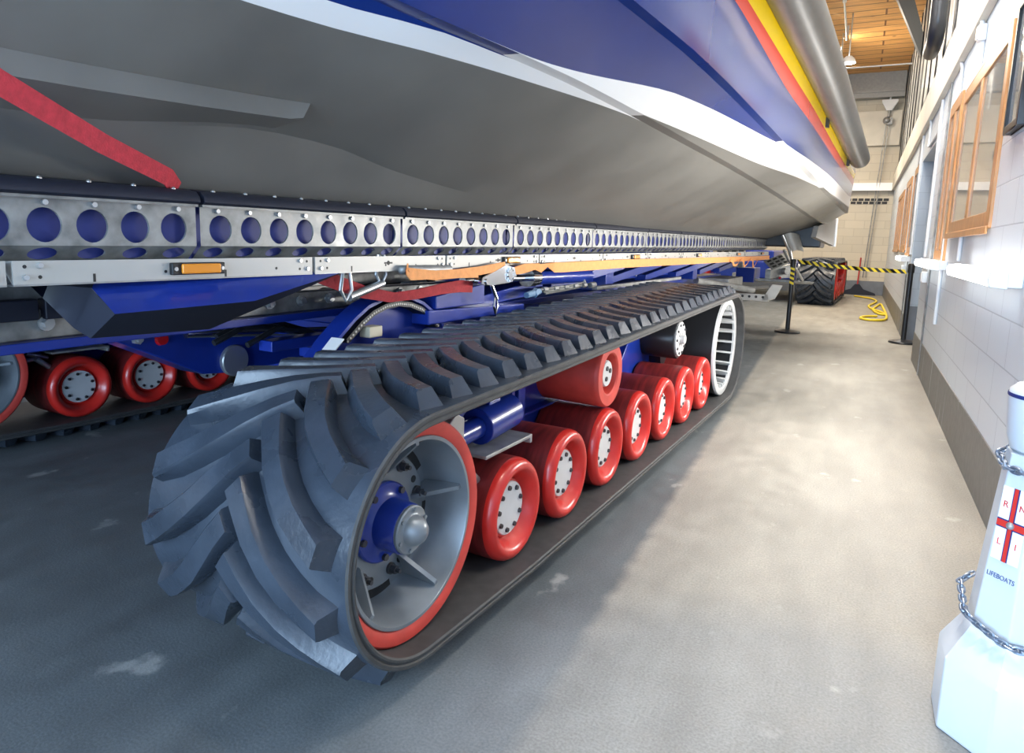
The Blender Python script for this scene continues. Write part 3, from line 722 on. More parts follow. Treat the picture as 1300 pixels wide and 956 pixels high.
# galvanised lower chord with bolts on its blue flange
mb = MB(); U = -1.0
mb.hexa([(U - .05, .2, .880), (U, .2, .880), (U, .2, .795), (U - .05, .2, .795)], [(U - .05, 3.6, .870), (U, 3.6, .870), (U, 3.6, .815), (U - .05, 3.6, .815)])
mb.hexa([(U - .05, .3, .965), (U - .01, .3, .965), (U - .01, .3, .905), (U - .05, .3, .905)], [(U - .05, 2.6, .985), (U - .01, 2.6, .985), (U - .01, 2.6, .885), (U - .05, 2.6, .885)])
chord = P_(mb, 'lower_chord', M['galv'], bevel=.004)
for k in range(22):
    v = .36 + .145 * k; z = .838 + .004 * (v - .4)
    P_(MB().cyl((U, v, z), (U + .006, v, z), .020, n=14).cyl((U + .006, v, z), (U + .020, v, z), .0135, n=6), 'chord_bolt', M['bolt'], parent=chord)
mb = MB(); mb.hexa([(U - .08, .2, .796), (U + .035, .2, .796), (U + .035, .2, .770), (U - .08, .2, .770)], [(U - .08, 3.6, .812), (U + .035, 3.6, .812), (U + .035, 3.6, .786), (U - .08, 3.6, .786)])
P_(mb, 'chord_flange', M['blue'], bevel=.003)
for a, b in ((.3, .915), (.93, 1.25)):
    P_(MB().box(U - .04, U + .025, a, b, .852, .905), 'bearer_pad', M['navy_dark'], bevel=.004)
# central chassis and the front cross arm
mb = MB(); mb.box(-2.35, -1.05, 2.3, 8.6, .42, .70); mb.box(-2.30, -1.02, 2.2, 8.8, .70, .74)
for v in (3.2, 5.0): mb.box(-2.75, -.42, v, v + .22, .40, .58)
for v in (4.6, 7.0): mb.box(-2.4, -.9, v, v + .15, .74, 1.0)
P_(mb, 'chassis_frame', M['blue'], bevel=.008)
def box_arm(pts, u0, u1): mb = MB(); mb.prism(pts, 0, u0, u1); return mb
P_(box_arm([(1.26, .735), (1.60, .565), (1.74, .55), (2.35, .56), (2.35, .63), (1.95, .665), (1.60, .745)], -1.42, -1.28), 'cross_arm', M['blue'], bevel=.006)
P_(MB().lathe([(0, 0), (0, .060), (.014, .060), (.018, .056), (.018, 0)], (-1.28, 1.73, .600), n=32), 'pivot_disc', M['bolt'])
P_(MB().cyl((-1.28, 1.44, .715), (-1.268, 1.44, .715), .024, .020, n=20), 'red_reflector', M['red_lens'])
P_(MB().cyl((-1.28, 1.35, .725), (-1.262, 1.35, .725), .018, n=6).cyl((-1.262, 1.35, .725), (-1.25, 1.35, .725), .010, n=8), 'arm_bolt', M['bolt'])
for k, (u, dz) in enumerate(((-1.15, 0), (-1.20, .012), (-1.10, -.014))):
    P_(MB().tube([(u, 1.55 + .05 * k, .70 + dz), (u, 1.68 + .05 * k, .745 + dz), (u, 1.82 + .05 * k, .73 + dz), (u - .02, 2.1, .66 + dz), (u - .05, 2.6, .66)], .011, 10), 'hydraulic_hose', M['black_gloss'])
P_(MB().tube([(-1.23, 1.5, .73), (-1.2, 1.9, .70), (-1.15, 2.5, .66)], .016, 10), 'hydraulic_pipe', M['chrome'])
mb = MB(); mb.box(-1.16, -.86, 1.95, 2.6, .60, .64); mb.box(-1.10, -1.03, 1.7, 2.5, .66, .70)
P_(mb, 'cross_beam', M['blue'], bevel=.004)
# hoop over the energy chain
AR = [(1.62, .665), (1.70, .735), (1.79, .800), (1.86, .838), (1.94, .860), (2.02, .866), (2.10, .856), (2.18, .830), (2.25, .790), (2.31, .74), (2.35, .68)]
P_(MB().ribbon([(-.755, v, z) for v, z in AR], (.085, 0, 0), .012), 'chain_hoop', M['blue'])
mb = MB(); mb.prism([(p[0], p[1] - .008) for p in AR], 0, -.80, -.785); P_(mb, 'hoop_plate', M['blue'], bevel=.002)
EC = [(1.02 * (v - 2.0) * .86 + 2.02, (z - .66) * .86 + .66) for v, z in AR[1:-1]]
ch = P_(MB().ribbon([(-.750, v, z) for v, z in EC], (.06, 0, 0), .02), 'energy_chain', M['black'])
mb = MB()
for k in range(46):
    t = k / 45 * (len(EC) - 1); i = min(int(t), len(EC) - 2); f = t - i
    v, z = EC[i][0] + (EC[i + 1][0] - EC[i][0]) * f, EC[i][1] + (EC[i + 1][1] - EC[i][1]) * f
    mb.cyl((-.7205, v, z), (-.7185, v, z), .0042, n=8)
P_(mb, 'link_pins', M['alu'], parent=ch)
P_(MB().ribbon([(-.711, 1.655, .706), (-.711, 1.70, .743)], (.055, 0, 0), .004), 'warning_label', M['sticker'])
P_(MB().box(-.76, -.71, 1.86, 1.93, .725, .765), 'chain_clamp', M['cream_plate'], bevel=.004)
# hydraulic ram along the top of the track
CA, CB = Vector((-.755, 2.52, .905)), Vector((-.755, 3.92, .885)); d = (CB - CA).normalized()
ram = P_(MB().cyl(CA + d * .66, CB, .041, n=28).cyl(CB, CB + d * .02, .038, .03, n=28), 'hydraulic_ram', M['blue'])
P_(MB().cyl(CA, CA + d * .66, .0175, n=20), 'piston_rod', M['chrome'], parent=ram)
P_(MB().cyl(CA + d * .60, CA + d * .66, .048, n=28).cyl(CA + d * .66, CA + d * .70, .043, n=28), 'gland', M['chrome'], parent=ram)
mb = MB()
for k, (u, z) in enumerate(((-.70, .835), (-.70, .822), (-.72, .81))):
    mb.tube([(u, 3.15 + .06 * k, z), (u, 3.45, z + .004), (u - .01, 3.75, z + .012)], .007, 8)
for k in range(5): mb.cyl((-.70, 3.2 + .13 * k, .835), (-.70, 3.245 + .13 * k, .835), .014, n=6)
mb.cyl((-.70, 3.83, .83), (-.70, 3.90, .832), .018, n=8); mb.cyl((-.72, 3.80, .84), (-.74, 3.80, .885), .011, n=8)
P_(mb, 'ram_pipework', M['galv'], parent=ram)
P_(MB().cyl((-.70, 3.02, .815), (-.70, 3.16, .828), .016, n=8).cyl((-.70, 3.10, .815), (-.70, 3.13, .83), .022, n=6), 'ram_valve', mat('pale blue valve', (.16, .27, .42), .4), parent=ram)
mb = MB(); mb.hexa([(-.80, 2.25, .80), (-.70, 2.25, .80), (-.70, 2.25, .855), (-.80, 2.25, .855)], [(-.80, 2.62, .80), (-.70, 2.62, .80), (-.70, 2.62, .89), (-.80, 2.62, .89)])
mb.hexa([(-.95, 2.55, .76), (-.80, 2.55, .76), (-.80, 2.55, .80), (-.95, 2.55, .80)], [(-.95, 3.4, .80), (-.80, 3.4, .80), (-.80, 3.4, .88), (-.95, 3.4, .88)])
mb.hexa([(-.86, 2.2, .74), (-.70, 2.2, .74), (-.70, 2.2, .80), (-.86, 2.2, .80)], [(-.86, 3.0, .74), (-.70, 3.0, .74), (-.70, 3.0, .775), (-.86, 3.0, .775)])
P_(mb, 'ram_mount', M['blue'], bevel=.005)
# shackle pin hanging under the rail
pin = P_(MB().cyl((-.66, 1.70, .885), (-.66, 1.87, .925), .0135, n=18), 'lashing_pin', M['bolt'])
for v, z in ((1.685, .880), (1.86, .924)):
    mb = MB().tube([(-.66, v - .012, z + .10), (-.665, v - .02, z + .03), (-.66, v, z - .004), (-.655, v + .022, z + .03), (-.66, v + .014, z + .10)], .0065, 8)
    P_(mb, 'shackle', M['bolt'], parent=pin)
P_(MB().cyl((-.62, 1.93, .972), (-.62, 2.22, .968), .0165, n=20).sphere((-.62, 1.93, .972), .0165, n=16), 'spare_tube', M['galv_dark'])
# braces from cradle to chassis, seen above the track
for k in range(6):
    v = 3.75 + k * .9
    mb = MB(); mb.hexa([(-1.02, v, .78), (-.92, v, .78), (-.92, v, .83), (-1.02, v, .83)], [(-.92, v + 1.0, .90), (-.82, v + 1.0, .90), (-.82, v + 1.0, .965), (-.92, v + 1.0, .965)])
    P_(mb, 'cradle_brace', M['blue'], bevel=.004)
P_(MB().box(-1.08, -1.0, 3.6, 9.4, .80, .865), 'cradle_longeron', M['blue'], bevel=.004)
mb = MB()
for k in range(26): mb.cyl((-1.0, 3.7 + .2 * k, .83), (-.985, 3.7 + .2 * k, .83), .016, n=8)
P_(mb, 'longeron_bolts', M['bolt'])
P_(MB().box(-.84, -.80, 4.2, 6.2, .775, .80), 'track_guard', M['galv_dark'], bevel=.003)
# far side beam so that the cradle is complete from either side
mb = MB(); mb.hexa([(-2.78, -.5, zb(-.5) - .04), (-2.70, -.5, zb(-.5) - .04), (-2.70, -.5, zb(-.5) + .14), (-2.78, -.5, zb(-.5) + .14)], [(-2.78, 9.8, zb(9.8) - .04), (-2.70, 9.8, zb(9.8) - .04), (-2.70, 9.8, zb(9.8) + .14), (-2.78, 9.8, zb(9.8) + .14)])
P_(mb, 'far_cradle_beam', M['galv'], bevel=.004)
# cradle bearers and keel trough carrying the boat
mb = MB()
for v in (1.2, 3.0, 5.0, 7.0): mb.box(-2.70, -.75, v, v + .14, .985, 1.06)
mb.box(-1.85, -1.53, -.3, 9.6, 1.04, 1.118)
P_(mb, 'keel_cradle', M['blue'], bevel=.005)
# rear end: perforated wing plate, foot, hitch platform
def PQ(a, b, t): return tuple(a[i] + (b[i] - a[i]) * t for i in range(3))
A0, A1, B1, B0 = (-.70, 9.85, .895), (-.50, 10.15, 1.005), (-.37, 10.13, .890), (-.57, 9.83, .780)
mb = MB()
def Q(s, t, off=0): p = PQ(PQ(A0, A1, s), PQ(B0, B1, s), t); return (p[0] + off * .5, p[1] - off * .6, p[2] + off * .6)
mb.hexa([Q(0, 0), Q(1, 0), Q(1, 1), Q(0, 1)], [Q(0, 0, .012), Q(1, 0, .012), Q(1, 1, .012), Q(0, 1, .012)])
wing = P_(mb, 'perforated_wing', M['galv_dark'], bevel=.003)
for i in range(3):
    for j in range(3):
        s0, t0 = .10 + i * .29, .12 + j * .29
        q = [Q(s0, t0, .0125), Q(s0 + .19, t0, .0125), Q(s0 + .19, t0 + .16, .0125), Q(s0, t0 + .16, .0125)]
        mb = MB(); mb.hexa(q, [Q(s0, t0, .0150), Q(s0 + .19, t0, .0150), Q(s0 + .19, t0 + .16, .0150), Q(s0, t0 + .16, .0150)])
        P_(mb, 'slot', M['black'], parent=wing)
mb = MB(); mb.hexa([(-.67, 9.9, .66), (-.60, 9.9, .66), (-.60, 9.9, .79), (-.67, 9.9, .79)], [(-.40, 10.15, .68), (-.34, 10.15, .68), (-.34, 10.15, .87), (-.40, 10.15, .87)])
P_(mb, 'rear_gusset', M['galv_dark'], bevel=.005)
P_(MB().cyl((-.62, 10.2, .77), (-.40, 10.0, .77), .045, n=18).cyl((-.56, 10.14, .77), (-.46, 10.05, .77), .06, n=18), 'rear_roller', M['galv_dark'], bevel=.004)
P_(MB().box(-1.05, -.80, 9.85, 10.3, .60, .80), 'rear_tank', M['blue'], bevel=.01)
mb = MB(); mb.hexa([(-1.0, 9.9, .625), (-.34, 9.9, .625), (-.09, 10.2, .60), (-1.0, 10.2, .60)], [(-1.0, 9.9, .66), (-.34, 9.9, .655), (-.06, 10.2, .635), (-1.0, 10.2, .64)])
P_(mb, 'rear_platform', M['galv_dark'], bevel=.004)
P_(MB().cyl((-.48, 9.95, .68), (-.48, 10.0, .68), .018, n=14), 'rear_reflector', M['red_lens'])
P_(MB().cyl((-.58, 9.95, .675), (-.58, 10.0, .675), .018, n=14), 'rear_reflector', M['amber'])
mb = MB(); mb.box(-.80, -.34, 8.2, 8.22, .485, .555); mb.box(-.80, -.34, 8.2, 8.6, .475, .487)
mb.hexa([(-.42, 8.2, .48), (-.27, 8.2, .51), (-.20, 8.2, .665), (-.31, 8.2, .675)], [(-.42, 8.22, .48), (-.27, 8.22, .51), (-.20, 8.22, .665), (-.31, 8.22, .675)])
foot = P_(mb, 'rear_foot', M['alu'], bevel=.003)
for k in range(5): P_(MB().cyl((-.70 + k * .075, 8.199, .522), (-.70 + k * .075, 8.1985, .522), .015, n=12), 'foot_hole', M['black'], parent=foot)
P_(MB().cyl((-.92, 7.2, .72), (-.50, 8.1, .60), .038, n=14), 'stabiliser_strut', M['galv_dark'])
P_(MB().cyl((-.62, 8.3, .60), (-.42, 8.6, .62), .022, n=12), 'stabiliser_link', M['bolt'])
P_(MB().box(-1.1, -.75, 8.0, 8.8, .60, .72), 'rear_crossmember', M['galv_dark'], bevel=.008)
mb = MB(); mb.tube([(-.425, 9.50, 1.25), (-.33, 9.52, 1.05), (-.30, 9.62, .90), (-.19, 9.98, .66)], [.026, .022, .018, .014], 12)
P_(mb, 'stern_post', M['bolt'])
mb = MB(); mb.tube([(-.44, 9.80, 1.06), (-.38, 9.84, .94), (-.33, 9.88, .86)], .018, 10); P_(mb, 'stern_link', M['bolt'])
mb = MB(); rows = []
for i in range(9):
    t = i / 8; z = 1.262 - .22 * t; u0 = -.41 + .11 * t
    rows.append([(u0 + (.17 - .035 * t) * s_, 9.50 - .04 * sin(PI * s_) + .08 * s_, z + .02 * sin(PI * s_)) for s_ in [k / 6 for k in range(7)]])
vs = [p for r_ in rows for p in r_]; nn = len(vs); vs += [(p[0], p[1] + .012, p[2]) for p in vs]
fs = []
for i in range(8):
    for k in range(6): q = (i * 7 + k, i * 7 + k + 1, i * 7 + k + 8, i * 7 + k + 7); fs += [q, tuple(nn + x for x in q[::-1])]
for i in range(8): fs += [(i * 7, (i + 1) * 7, nn + (i + 1) * 7, nn + i * 7), (i * 7 + 6, nn + i * 7 + 6, nn + (i + 1) * 7 + 6, (i + 1) * 7 + 6)]
for k in range(6): fs += [(k, nn + k, nn + k + 1, k + 1), (56 + k, 57 + k, nn + 57 + k, nn + 56 + k)]
mb.add(vs, fs); P_(mb, 'stern_guard', M['alu'])
for k in range(4): P_(MB().box(-1.0 - .1 * k, -.94 - .1 * k, 9.72, 9.86 + .05 * k, .80, 1.16 - .02 * k), 'stern_bracket', M['galv_dark'], bevel=.004)

# ------------------------------------------------------------------ straps
strap = MB(); pts = [(.10, -1.0, 2.72), (.04, -.85, 2.35), (.0, -.45, 1.85), (-.17, -.1, 1.655), (-.34, .35, 1.45), (-.43, .61, 1.327), (-.55, .85, 1.262), (-.645, 1.06, 1.215), (-.70, 1.12, 1.19)]
o0 = VW(-.665, .72, 1.385)
def vribbon(pts, wid, thick): return MB().ribbon([VW(*p) - o0 for p in pts], [RV * w[0] + FV * w[1] + Vector((0, 0, w[2])) for w in (wid if isinstance(wid, list) else [wid] * len(pts))], thick)
tag(vribbon(pts, (.010, .016, .037), .004).build('lashing_strap', M['strap_red'], loc=o0), 'bright red webbing strap running down across the dark hull to the cradle beam', 'strap')
pts = [(-.715, 1.50, 1.0), (-.70, 1.58, .968), (-.69, 1.70, .925), (-.68, 1.80, .895), (-.66, 1.92, .872), (-.655, 2.06, .876), (-.655, 2.22, .889), (-.66, 2.36, .893), (-.665, 2.46, .885)]
wid = [(0, .01, .05), (0, .012, .05), (0, .015, .046), (.01, .015, .04), (.02, .005, .034), (.012, 0, .038), (.006, 0, .044), (.004, 0, .05), (.004, 0, .048)]
o0 = VW(-.66, 2.0, .88)
tag(vribbon(pts, wid, .005).build('lashing_strap', M['strap_dkred'], loc=o0), 'worn dark red webbing strap looping under the light rail above the hoop', 'strap')
pts = [(-.60, 1.94, .962), (-.60, 2.10, .948), (-.60, 2.26, .951), (-.60, 2.42, .958), (-.60, 2.52, .966), (-.60, 2.62, .974)]
o0 = VW(-.60, 2.2, .955)
t = vthing('ratchet_strap', 'short orange ratchet strap with bright ratchet buckle hanging below the light rail', 'strap', (-.60, 2.3, .955))
b0 = (-.60, 2.3, .955)
MB().ribbon(pts, [(0, 0, .036)] * 6, .004).build('webbing', M['strap_org'], t, b0)
MB().ribbon([(-.605, 1.94, .985), (-.60, 1.925, .965), (-.60, 1.95, .945), (-.60, 2.15, .945), (-.60, 2.4, .94)], [(0, 0, .02)] * 5, .006).build('webbing', M['strap_org'], t, b0)
mb = MB(); mb.prism([(2.42, .905), (2.50, .893), (2.66, .900), (2.72, .925), (2.70, .965), (2.62, .978), (2.54, .955), (2.44, .930)], 0, -.60, -.594); mb.prism([(2.42, .905), (2.50, .893), (2.66, .900), (2.72, .925), (2.70, .965), (2.62, .978), (2.54, .955), (2.44, .930)], 0, -.640, -.634)
mb.cyl((-.645, 2.66, .935), (-.588, 2.66, .935), .022, n=18); mb.cyl((-.645, 2.46, .912), (-.588, 2.46, .912), .012, n=14)
for k in range(10): a = 2 * PI * k / 10; mb.box(-.592, -.586, 2.66 + .028 * cos(a) - .005, 2.66 + .028 * cos(a) + .005, .935 + .028 * sin(a) - .005, .935 + .028 * sin(a) + .005)
mb.cyl((-.61, 2.53, .89), (-.60, 2.56, .83), .009, n=10); mb.tube([(-.605, 2.55, .84), (-.60, 2.535, .80), (-.60, 2.55, .77), (-.605, 2.575, .80), (-.605, 2.56, .84)], .005, 8)
mb.build('ratchet_buckle', M['chrome'], t, b0)
t = vthing('ratchet_strap', 'long orange webbing strap stretched under the light rail along the whole cradle', 'strap', (-.60, 5, .95)); b0 = (-.60, 5, .95)
pts = [(-.60, 2.66, .945), (-.60, 2.80, .958), (-.595, 2.92, .966), (-.605, 2.98, .955), (-.59, 3.05, .972), (-.60, 3.12, .956), (-.60, 3.24, .955), (-.60, 3.55, .957), (-.60, 4.2, .960), (-.60, 5.3, .957), (-.60, 6.4, .954), (-.60, 7.6, .952), (-.60, 8.7, .951), (-.60, 9.7, .953)]
wid = [(0, 0, .03), (.006, 0, .045), (.02, 0, .03), (-.01, .01, .04), (.025, 0, .02), (-.006, 0, .05)] + [(0, 0, .052)] * 8
MB().ribbon(pts, wid, .004).build('webbing', M['strap_org'], t, b0)
for q in range(3):
    v = 7.2 + q * .55
    MB().ribbon([(-.585, v, .95), (-.57, v + .06, .93), (-.575, v + .12, .90 - .02 * q), (-.58, v + .20, .89 - .02 * q), (-.57, v + .30, .90), (-.58, v + .42, .94)], [(.01, 0, .022)] * 6, .004).build('loose_tail', M['strap_org'], t, b0)

# ------------------------------------------------------------------ the lifeboat
BC = -1.71                                     # centreline
BO = (BC, 3.0, 1.12)
boat = vthing('lifeboat', 'large navy lifeboat with grey bottom and white waterline, resting on the tracked carriage', 'boat', BO)
def zs(pts): return [(a, b + .01) for a, b in pts]
KEEL = [(-4.3, 3.2), (-3.9, 2.45), (-3.2, 1.75), (-2.2, 1.32), (-1, 1.16), (0, 1.12), (9.7, 1.12)]
C0U = [(-4.3, -1.70), (-3, -1.25), (-2, -.92), (-1, -.72), (0, -.64), (.65, -.62), (9.7, -.66)]
C0Z = zs([(-4.3, 3.22), (-3, 2.0), (-2, 1.50), (-1, 1.28), (0, 1.245), (.65, 1.262), (.94, 1.305), (1.34, 1.352), (1.55, 1.347), (1.88, 1.300), (2.38, 1.257), (3.05, 1.217), (5, 1.185), (9.7, 1.185)])
RAILZ = [(-4.3, 3.3), (-3, 2.1), (-2, 1.68), (-1, 1.47), (0, 1.405), (.65, 1.402), (.94, 1.412), (1.34, 1.432), (1.5, 1.437)]
C1U = [(-4.3, -1.70), (-3.2, -1.28), (-2, -.88), (-.8, -.52), (0, -.36), (.7, -.245), (1.30, -.15), (1.49, -.10), (1.78, -.05), (2.08, -.02), (2.49, 0), (3.14, .02), (4.27, .04), (6.15, .06), (9.6, .05)]
C1Z = zs([(-4.3, 3.25), (-3.2, 2.55), (-2, 2.10), (-.8, 1.83), (0, 1.735), (.7, 1.66), (1.30, 1.615), (1.49, 1.598), (1.78, 1.587), (2.08, 1.58), (2.49, 1.57), (3.14, 1.552), (4.27, 1.528), (6.15, 1.472), (9.6, 1.375)])
K2U = [(-4.3, -1.69), (-3.2, -1.10), (-2, -.62), (-.8, -.27), (0, -.08), (1, .10), (1.89, .20), (2.14, .22), (2.43, .25), (2.98, .28), (4.16, .30), (5.25, .32), (9.6, .30)]
K2Z = zs([(-4.3, 3.3), (-3.2, 2.85), (-2, 2.4), (-.8, 2.05), (0, 1.91), (1, 1.80), (1.89, 1.745), (2.14, 1.737), (2.43, 1.72), (2.98, 1.69), (4.16, 1.65), (5.25, 1.595), (9.6, 1.53)])
GU = [(-4.3, -1.66), (-3.2, -.95), (-2, -.42), (-.8, -.08), (0, .10), (1, .22), (2, .285), (3, .315), (5, .34), (9.6, .34)]
GZ = zs([(-4.3, 3.7), (-3.2, 3.3), (-2, 2.9), (0, 2.42), (1, 2.28), (2, 2.21), (3.2, 2.15), (5.26, 2.10), (9.6, 2.05)])
RED = zs([(-4.3, 3.48), (-2, 2.65), (0, 2.20), (1, 2.08), (2.7, 1.975), (4.26, 1.89), (8.0, 1.865), (9.6, 1.865)])
RYL = zs([(-4.3, 3.56), (-2, 2.75), (0, 2.29), (1, 2.165), (2.86, 2.025), (4.75, 1.98), (8.8, 1.94), (9.6, 1.94)])
YEL = zs([(-4.3, 3.64), (-2, 2.84), (0, 2.37), (1, 2.235), (3.2, 2.115), (5.26, 2.065), (9.5, 2.01), (9.6, 2.01)])
WLO = zs([(-4.3, 1.68), (0, 1.575), (.98, 1.558), (1.33, 1.560), (1.8, 1.560), (2.49, 1.567), (5.1, 1.57), (9.6, 1.60)])
WUP = zs([(-4.3, 1.72), (0, 1.63), (1.2, 1.597), (1.4, 1.598), (1.78, 1.589), (2.67, 1.64), (4.1, 1.65), (7.2, 1.71), (9.6, 1.715)])
def lerp(a, b, t): return (a[0] + (b[0] - a[0]) * t, a[1] + (b[1] - a[1]) * t)
def section(v):       # list of (u, z); faces between rows carry HM
    k = (BC, interp(KEEL, v)); c0 = (interp(C0U, v), interp(C0Z, v))
    l1, up = (lerp(k, c0, .86)[0], k[1] + .06 * (c0[1] - k[1])), c0
    c1 = (interp(C1U, v), interp(C1Z, v)); fl = min(.055, max(.0, (v + 4.3) * .03)); c1i = (c1[0] - fl, c1[1] + .002)
    k2 = (interp(K2U, v), interp(K2Z, v)); kf = min(.035, max(.0, (v + 4.3) * .012)); k2i = (k2[0] - kf, k2[1] - .004)
    g = (interp(GU, v), interp(GZ, v))
    lo, hi = interp(WLO, v), interp(WUP, v)
    def cut(a, b, z): return lerp(a, b, min(1, max(0, (z - a[1]) / (b[1] - a[1]))) if abs(b[1] - a[1]) > 1e-4 else 0)
    zr_, zy_, ze_ = interp(RED, v), interp(RYL, v), interp(YEL, v)
    return [k, lerp(k, l1, .5), l1, c0, lerp(c0, c1i, .2), cut(up, c1i, lo), cut(up, c1i, hi), c1i, cut(c1i, c1, lo - 9 if c1[1] > lo else 9), c1, cut(c1, k2i, lo), cut(c1, k2i, hi), k2i, k2, cut(k2, g, lo), cut(k2, g, hi), cut(k2, g, zr_), cut(k2, g, zy_), cut(k2, g, ze_), g]
def flat_mat(v, zq): return 0 if zq < interp(WLO, v) else (1 if zq < interp(WUP, v) else 2)
# materials of the strips: 0 grey, 1 white, 2 navy, 3 red, 4 yellow
HM = [0, 0, 0, 0, 0, 1, 2, 'f', 'f', 0, 1, 2, 'f', 0, 1, 2, 3, 4, 2]
ST = []
v = -4.25
while v < 9.6: ST.append(v); v += (.05 if 1.6 < v < 2.1 else .12)
ST.append(9.62)
mb = MB(); rows = [section(v) for v in ST]; nr = len(rows[0])
for sgn in (1, -1):
    vs = [(BC + sgn * (p[0] - BC), ST[i], p[1]) for i, r_ in enumerate(rows) for p in r_]; o = len(mb.v); mb.v += vs
    for i in range(len(ST) - 1):
        vm = (ST[i] + ST[i + 1]) / 2
        for k in range(nr - 1):
            q = [i * nr + k, i * nr + k + 1, (i + 1) * nr + k + 1, (i + 1) * nr + k]
            P = [Vector(vs[x]) for x in q]
            if ((P[2] - P[0]).cross(P[3] - P[1])).length < 2e-7: continue
            h = HM[k]
            if h == 'f': h = flat_mat(vm, sum(p.z for p in P) / 4)
            mb.f.append(tuple(o + x for x in q)); mb.m.append(h)
    # transom half
    e = (len(ST) - 1) * nr
    mb.f.append(tuple([o + e + k for k in range(nr)] + [len(mb.v)])); mb.m.append(2); mb.v.append((BC, 9.62, rows[-1][-1][1]))
    # deck half
    b0 = len(mb.v); mb.v += [(BC, ST[i], rows[i][-1][1] + .02) for i in range(len(ST))]
    for i in range(len(ST) - 1):
        mb.f.append((o + i * nr + nr - 1, o + (i + 1) * nr + nr - 1, b0 + i + 1, b0 + i)); mb.m.append(2)
hull = mb.build('hull', [M['hull_grey'], M['white_paint'], M['navy'], M['stripe_red'], M['stripe_yel']], boat, BO, sharp=14)
for sgn in (1, -1):                             # spray rails under the bow
    A, B_ = [], []
    mb = MB(); vs = []; fs = []; vv = [-4.0 + .12 * k for k in range(45)] + [1.31, 1.35, 1.38]
    for v in vv:
        c0, c1 = (interp(C0U, v), interp(C0Z, v)), (interp(C1U, v) - .05, interp(C1Z, v)); zu = interp(RAILZ, v); f = 1 if v < 1.32 else (.85 if v < 1.36 else .02)
        def on(z): return lerp(c0, c1, min(.9, max(.03, (z - c0[1]) / max(1e-3, c1[1] - c0[1]))))
        top, low = on(zu), on(zu - .095 * f); lip = (top[0] + .012 * f, zu - .048 * f)
        for p in (top, lip, low): vs.append((BC + sgn * (p[0] - BC), v, p[1] - .001))
    for i in range(len(vv) - 1):
        for k in range(3): l = (k + 1) % 3; fs.append((i * 3 + k, i * 3 + l, i * 3 + 3 + l, i * 3 + 3 + k))
    fs += [(0, 1, 2), tuple(3 * (len(vv) - 1) + k for k in (2, 1, 0))]
    mb.add(vs, fs).build('spray_rail', M['hull_grey'], boat, BO, sharp=20)
for sgn, nm in ((1, 'near'), (-1, 'far')):
    mb = MB(); pts = []; rad = []
    v = -3.6
    while v <= 8.55:
        pts.append((BC + sgn * (interp(GU, v) + .085 - BC), v, interp(GZ, v) + .015)); rad.append(.105); v += .2
    e = pts[-1]; pts += [(e[0], 8.66, e[2]), (e[0], 8.74, e[2] - .01), (e[0], 8.79, e[2] - .015), (e[0], 8.80, e[2] - .015)]; rad += [.103, .085, .05, .004]
    mb.tube(pts, rad, 24); mb.build('fender', M['fender'], boat, BO)
    mb = MB(); pts = []
    v = -3.6
    while v <= 8.6: pts.append((BC + sgn * (interp(GU, v) + .004 - BC), v, interp(GZ, v) - .022)); v += .2
    mb.tube(pts, .012, 8); mb.build('fender_seam', M['alu'], boat, BO)
mb = MB()
for v, z in ((5.75, .005), (8.15, -.0)):
    u = interp(GU, v); mb.hexa([(u - .02, v - .03, interp(GZ, v) - .115), (u + .02, v - .03, interp(GZ, v) - .115), (u + .02, v - .05, interp(GZ, v) - .05), (u - .02, v - .05, interp(GZ, v) - .05)], [(u - .02, v + .02, interp(GZ, v) - .115), (u + .02, v + .02, interp(GZ, v) - .115), (u + .02, v, interp(GZ, v) - .05), (u - .02, v, interp(GZ, v) - .05)])
mb.build('drain_slot', M['black'], boat, BO)
# wheelhouse above the deck
mb = MB(); zz = 2.2
mb.hexa([(BC - 1.3, 1.5, zz), (BC + 1.3, 1.5, zz), (BC + 1.3, 7.2, zz - .1), (BC - 1.3, 7.2, zz - .1)], [(BC - 1.0, 2.5, zz + 1.0), (BC + 1.0, 2.5, zz + 1.0), (BC + 1.0, 6.6, zz + 1.0), (BC - 1.0, 6.6, zz + 1.0)])
mb.build('wheelhouse', M['white_paint'], boat, BO, bevel=.04)
# water jets under the transom
for s_ in (-1, 1):
    mb = MB().lathe([(0, .0), (0, .17), (-.25, .19), (-.5, .20), (-.5, 0)], (BC + s_ * .8, 9.95, 1.30), (0, 1, 0), 32); mb.build('water_jet', M['galv_dark'], boat, BO)
mb = MB(); mb.hexa([(.04, 9.0, 1.36), (.13, 10.22, 1.49), (.13, 10.22, 1.13), (.02, 9.0, 1.22)], [(-.02, 9.0, 1.36), (.07, 10.22, 1.49), (.07, 10.22, 1.13), (-.04, 9.0, 1.22)])
mb.build('stern_skirt', M['hull_grey'], boat, BO, bevel=.006)
MB().box(.085, .15, 10.222, 10.29, 1.12, 1.50).build('transom_edge', M['white_paint'], boat, BO, bevel=.01)
MB().box(-.95, .02, 9.63, 10.15, 1.10, 1.42).build('jet_housing', M['black_gloss'], boat, BO, bevel=.02)

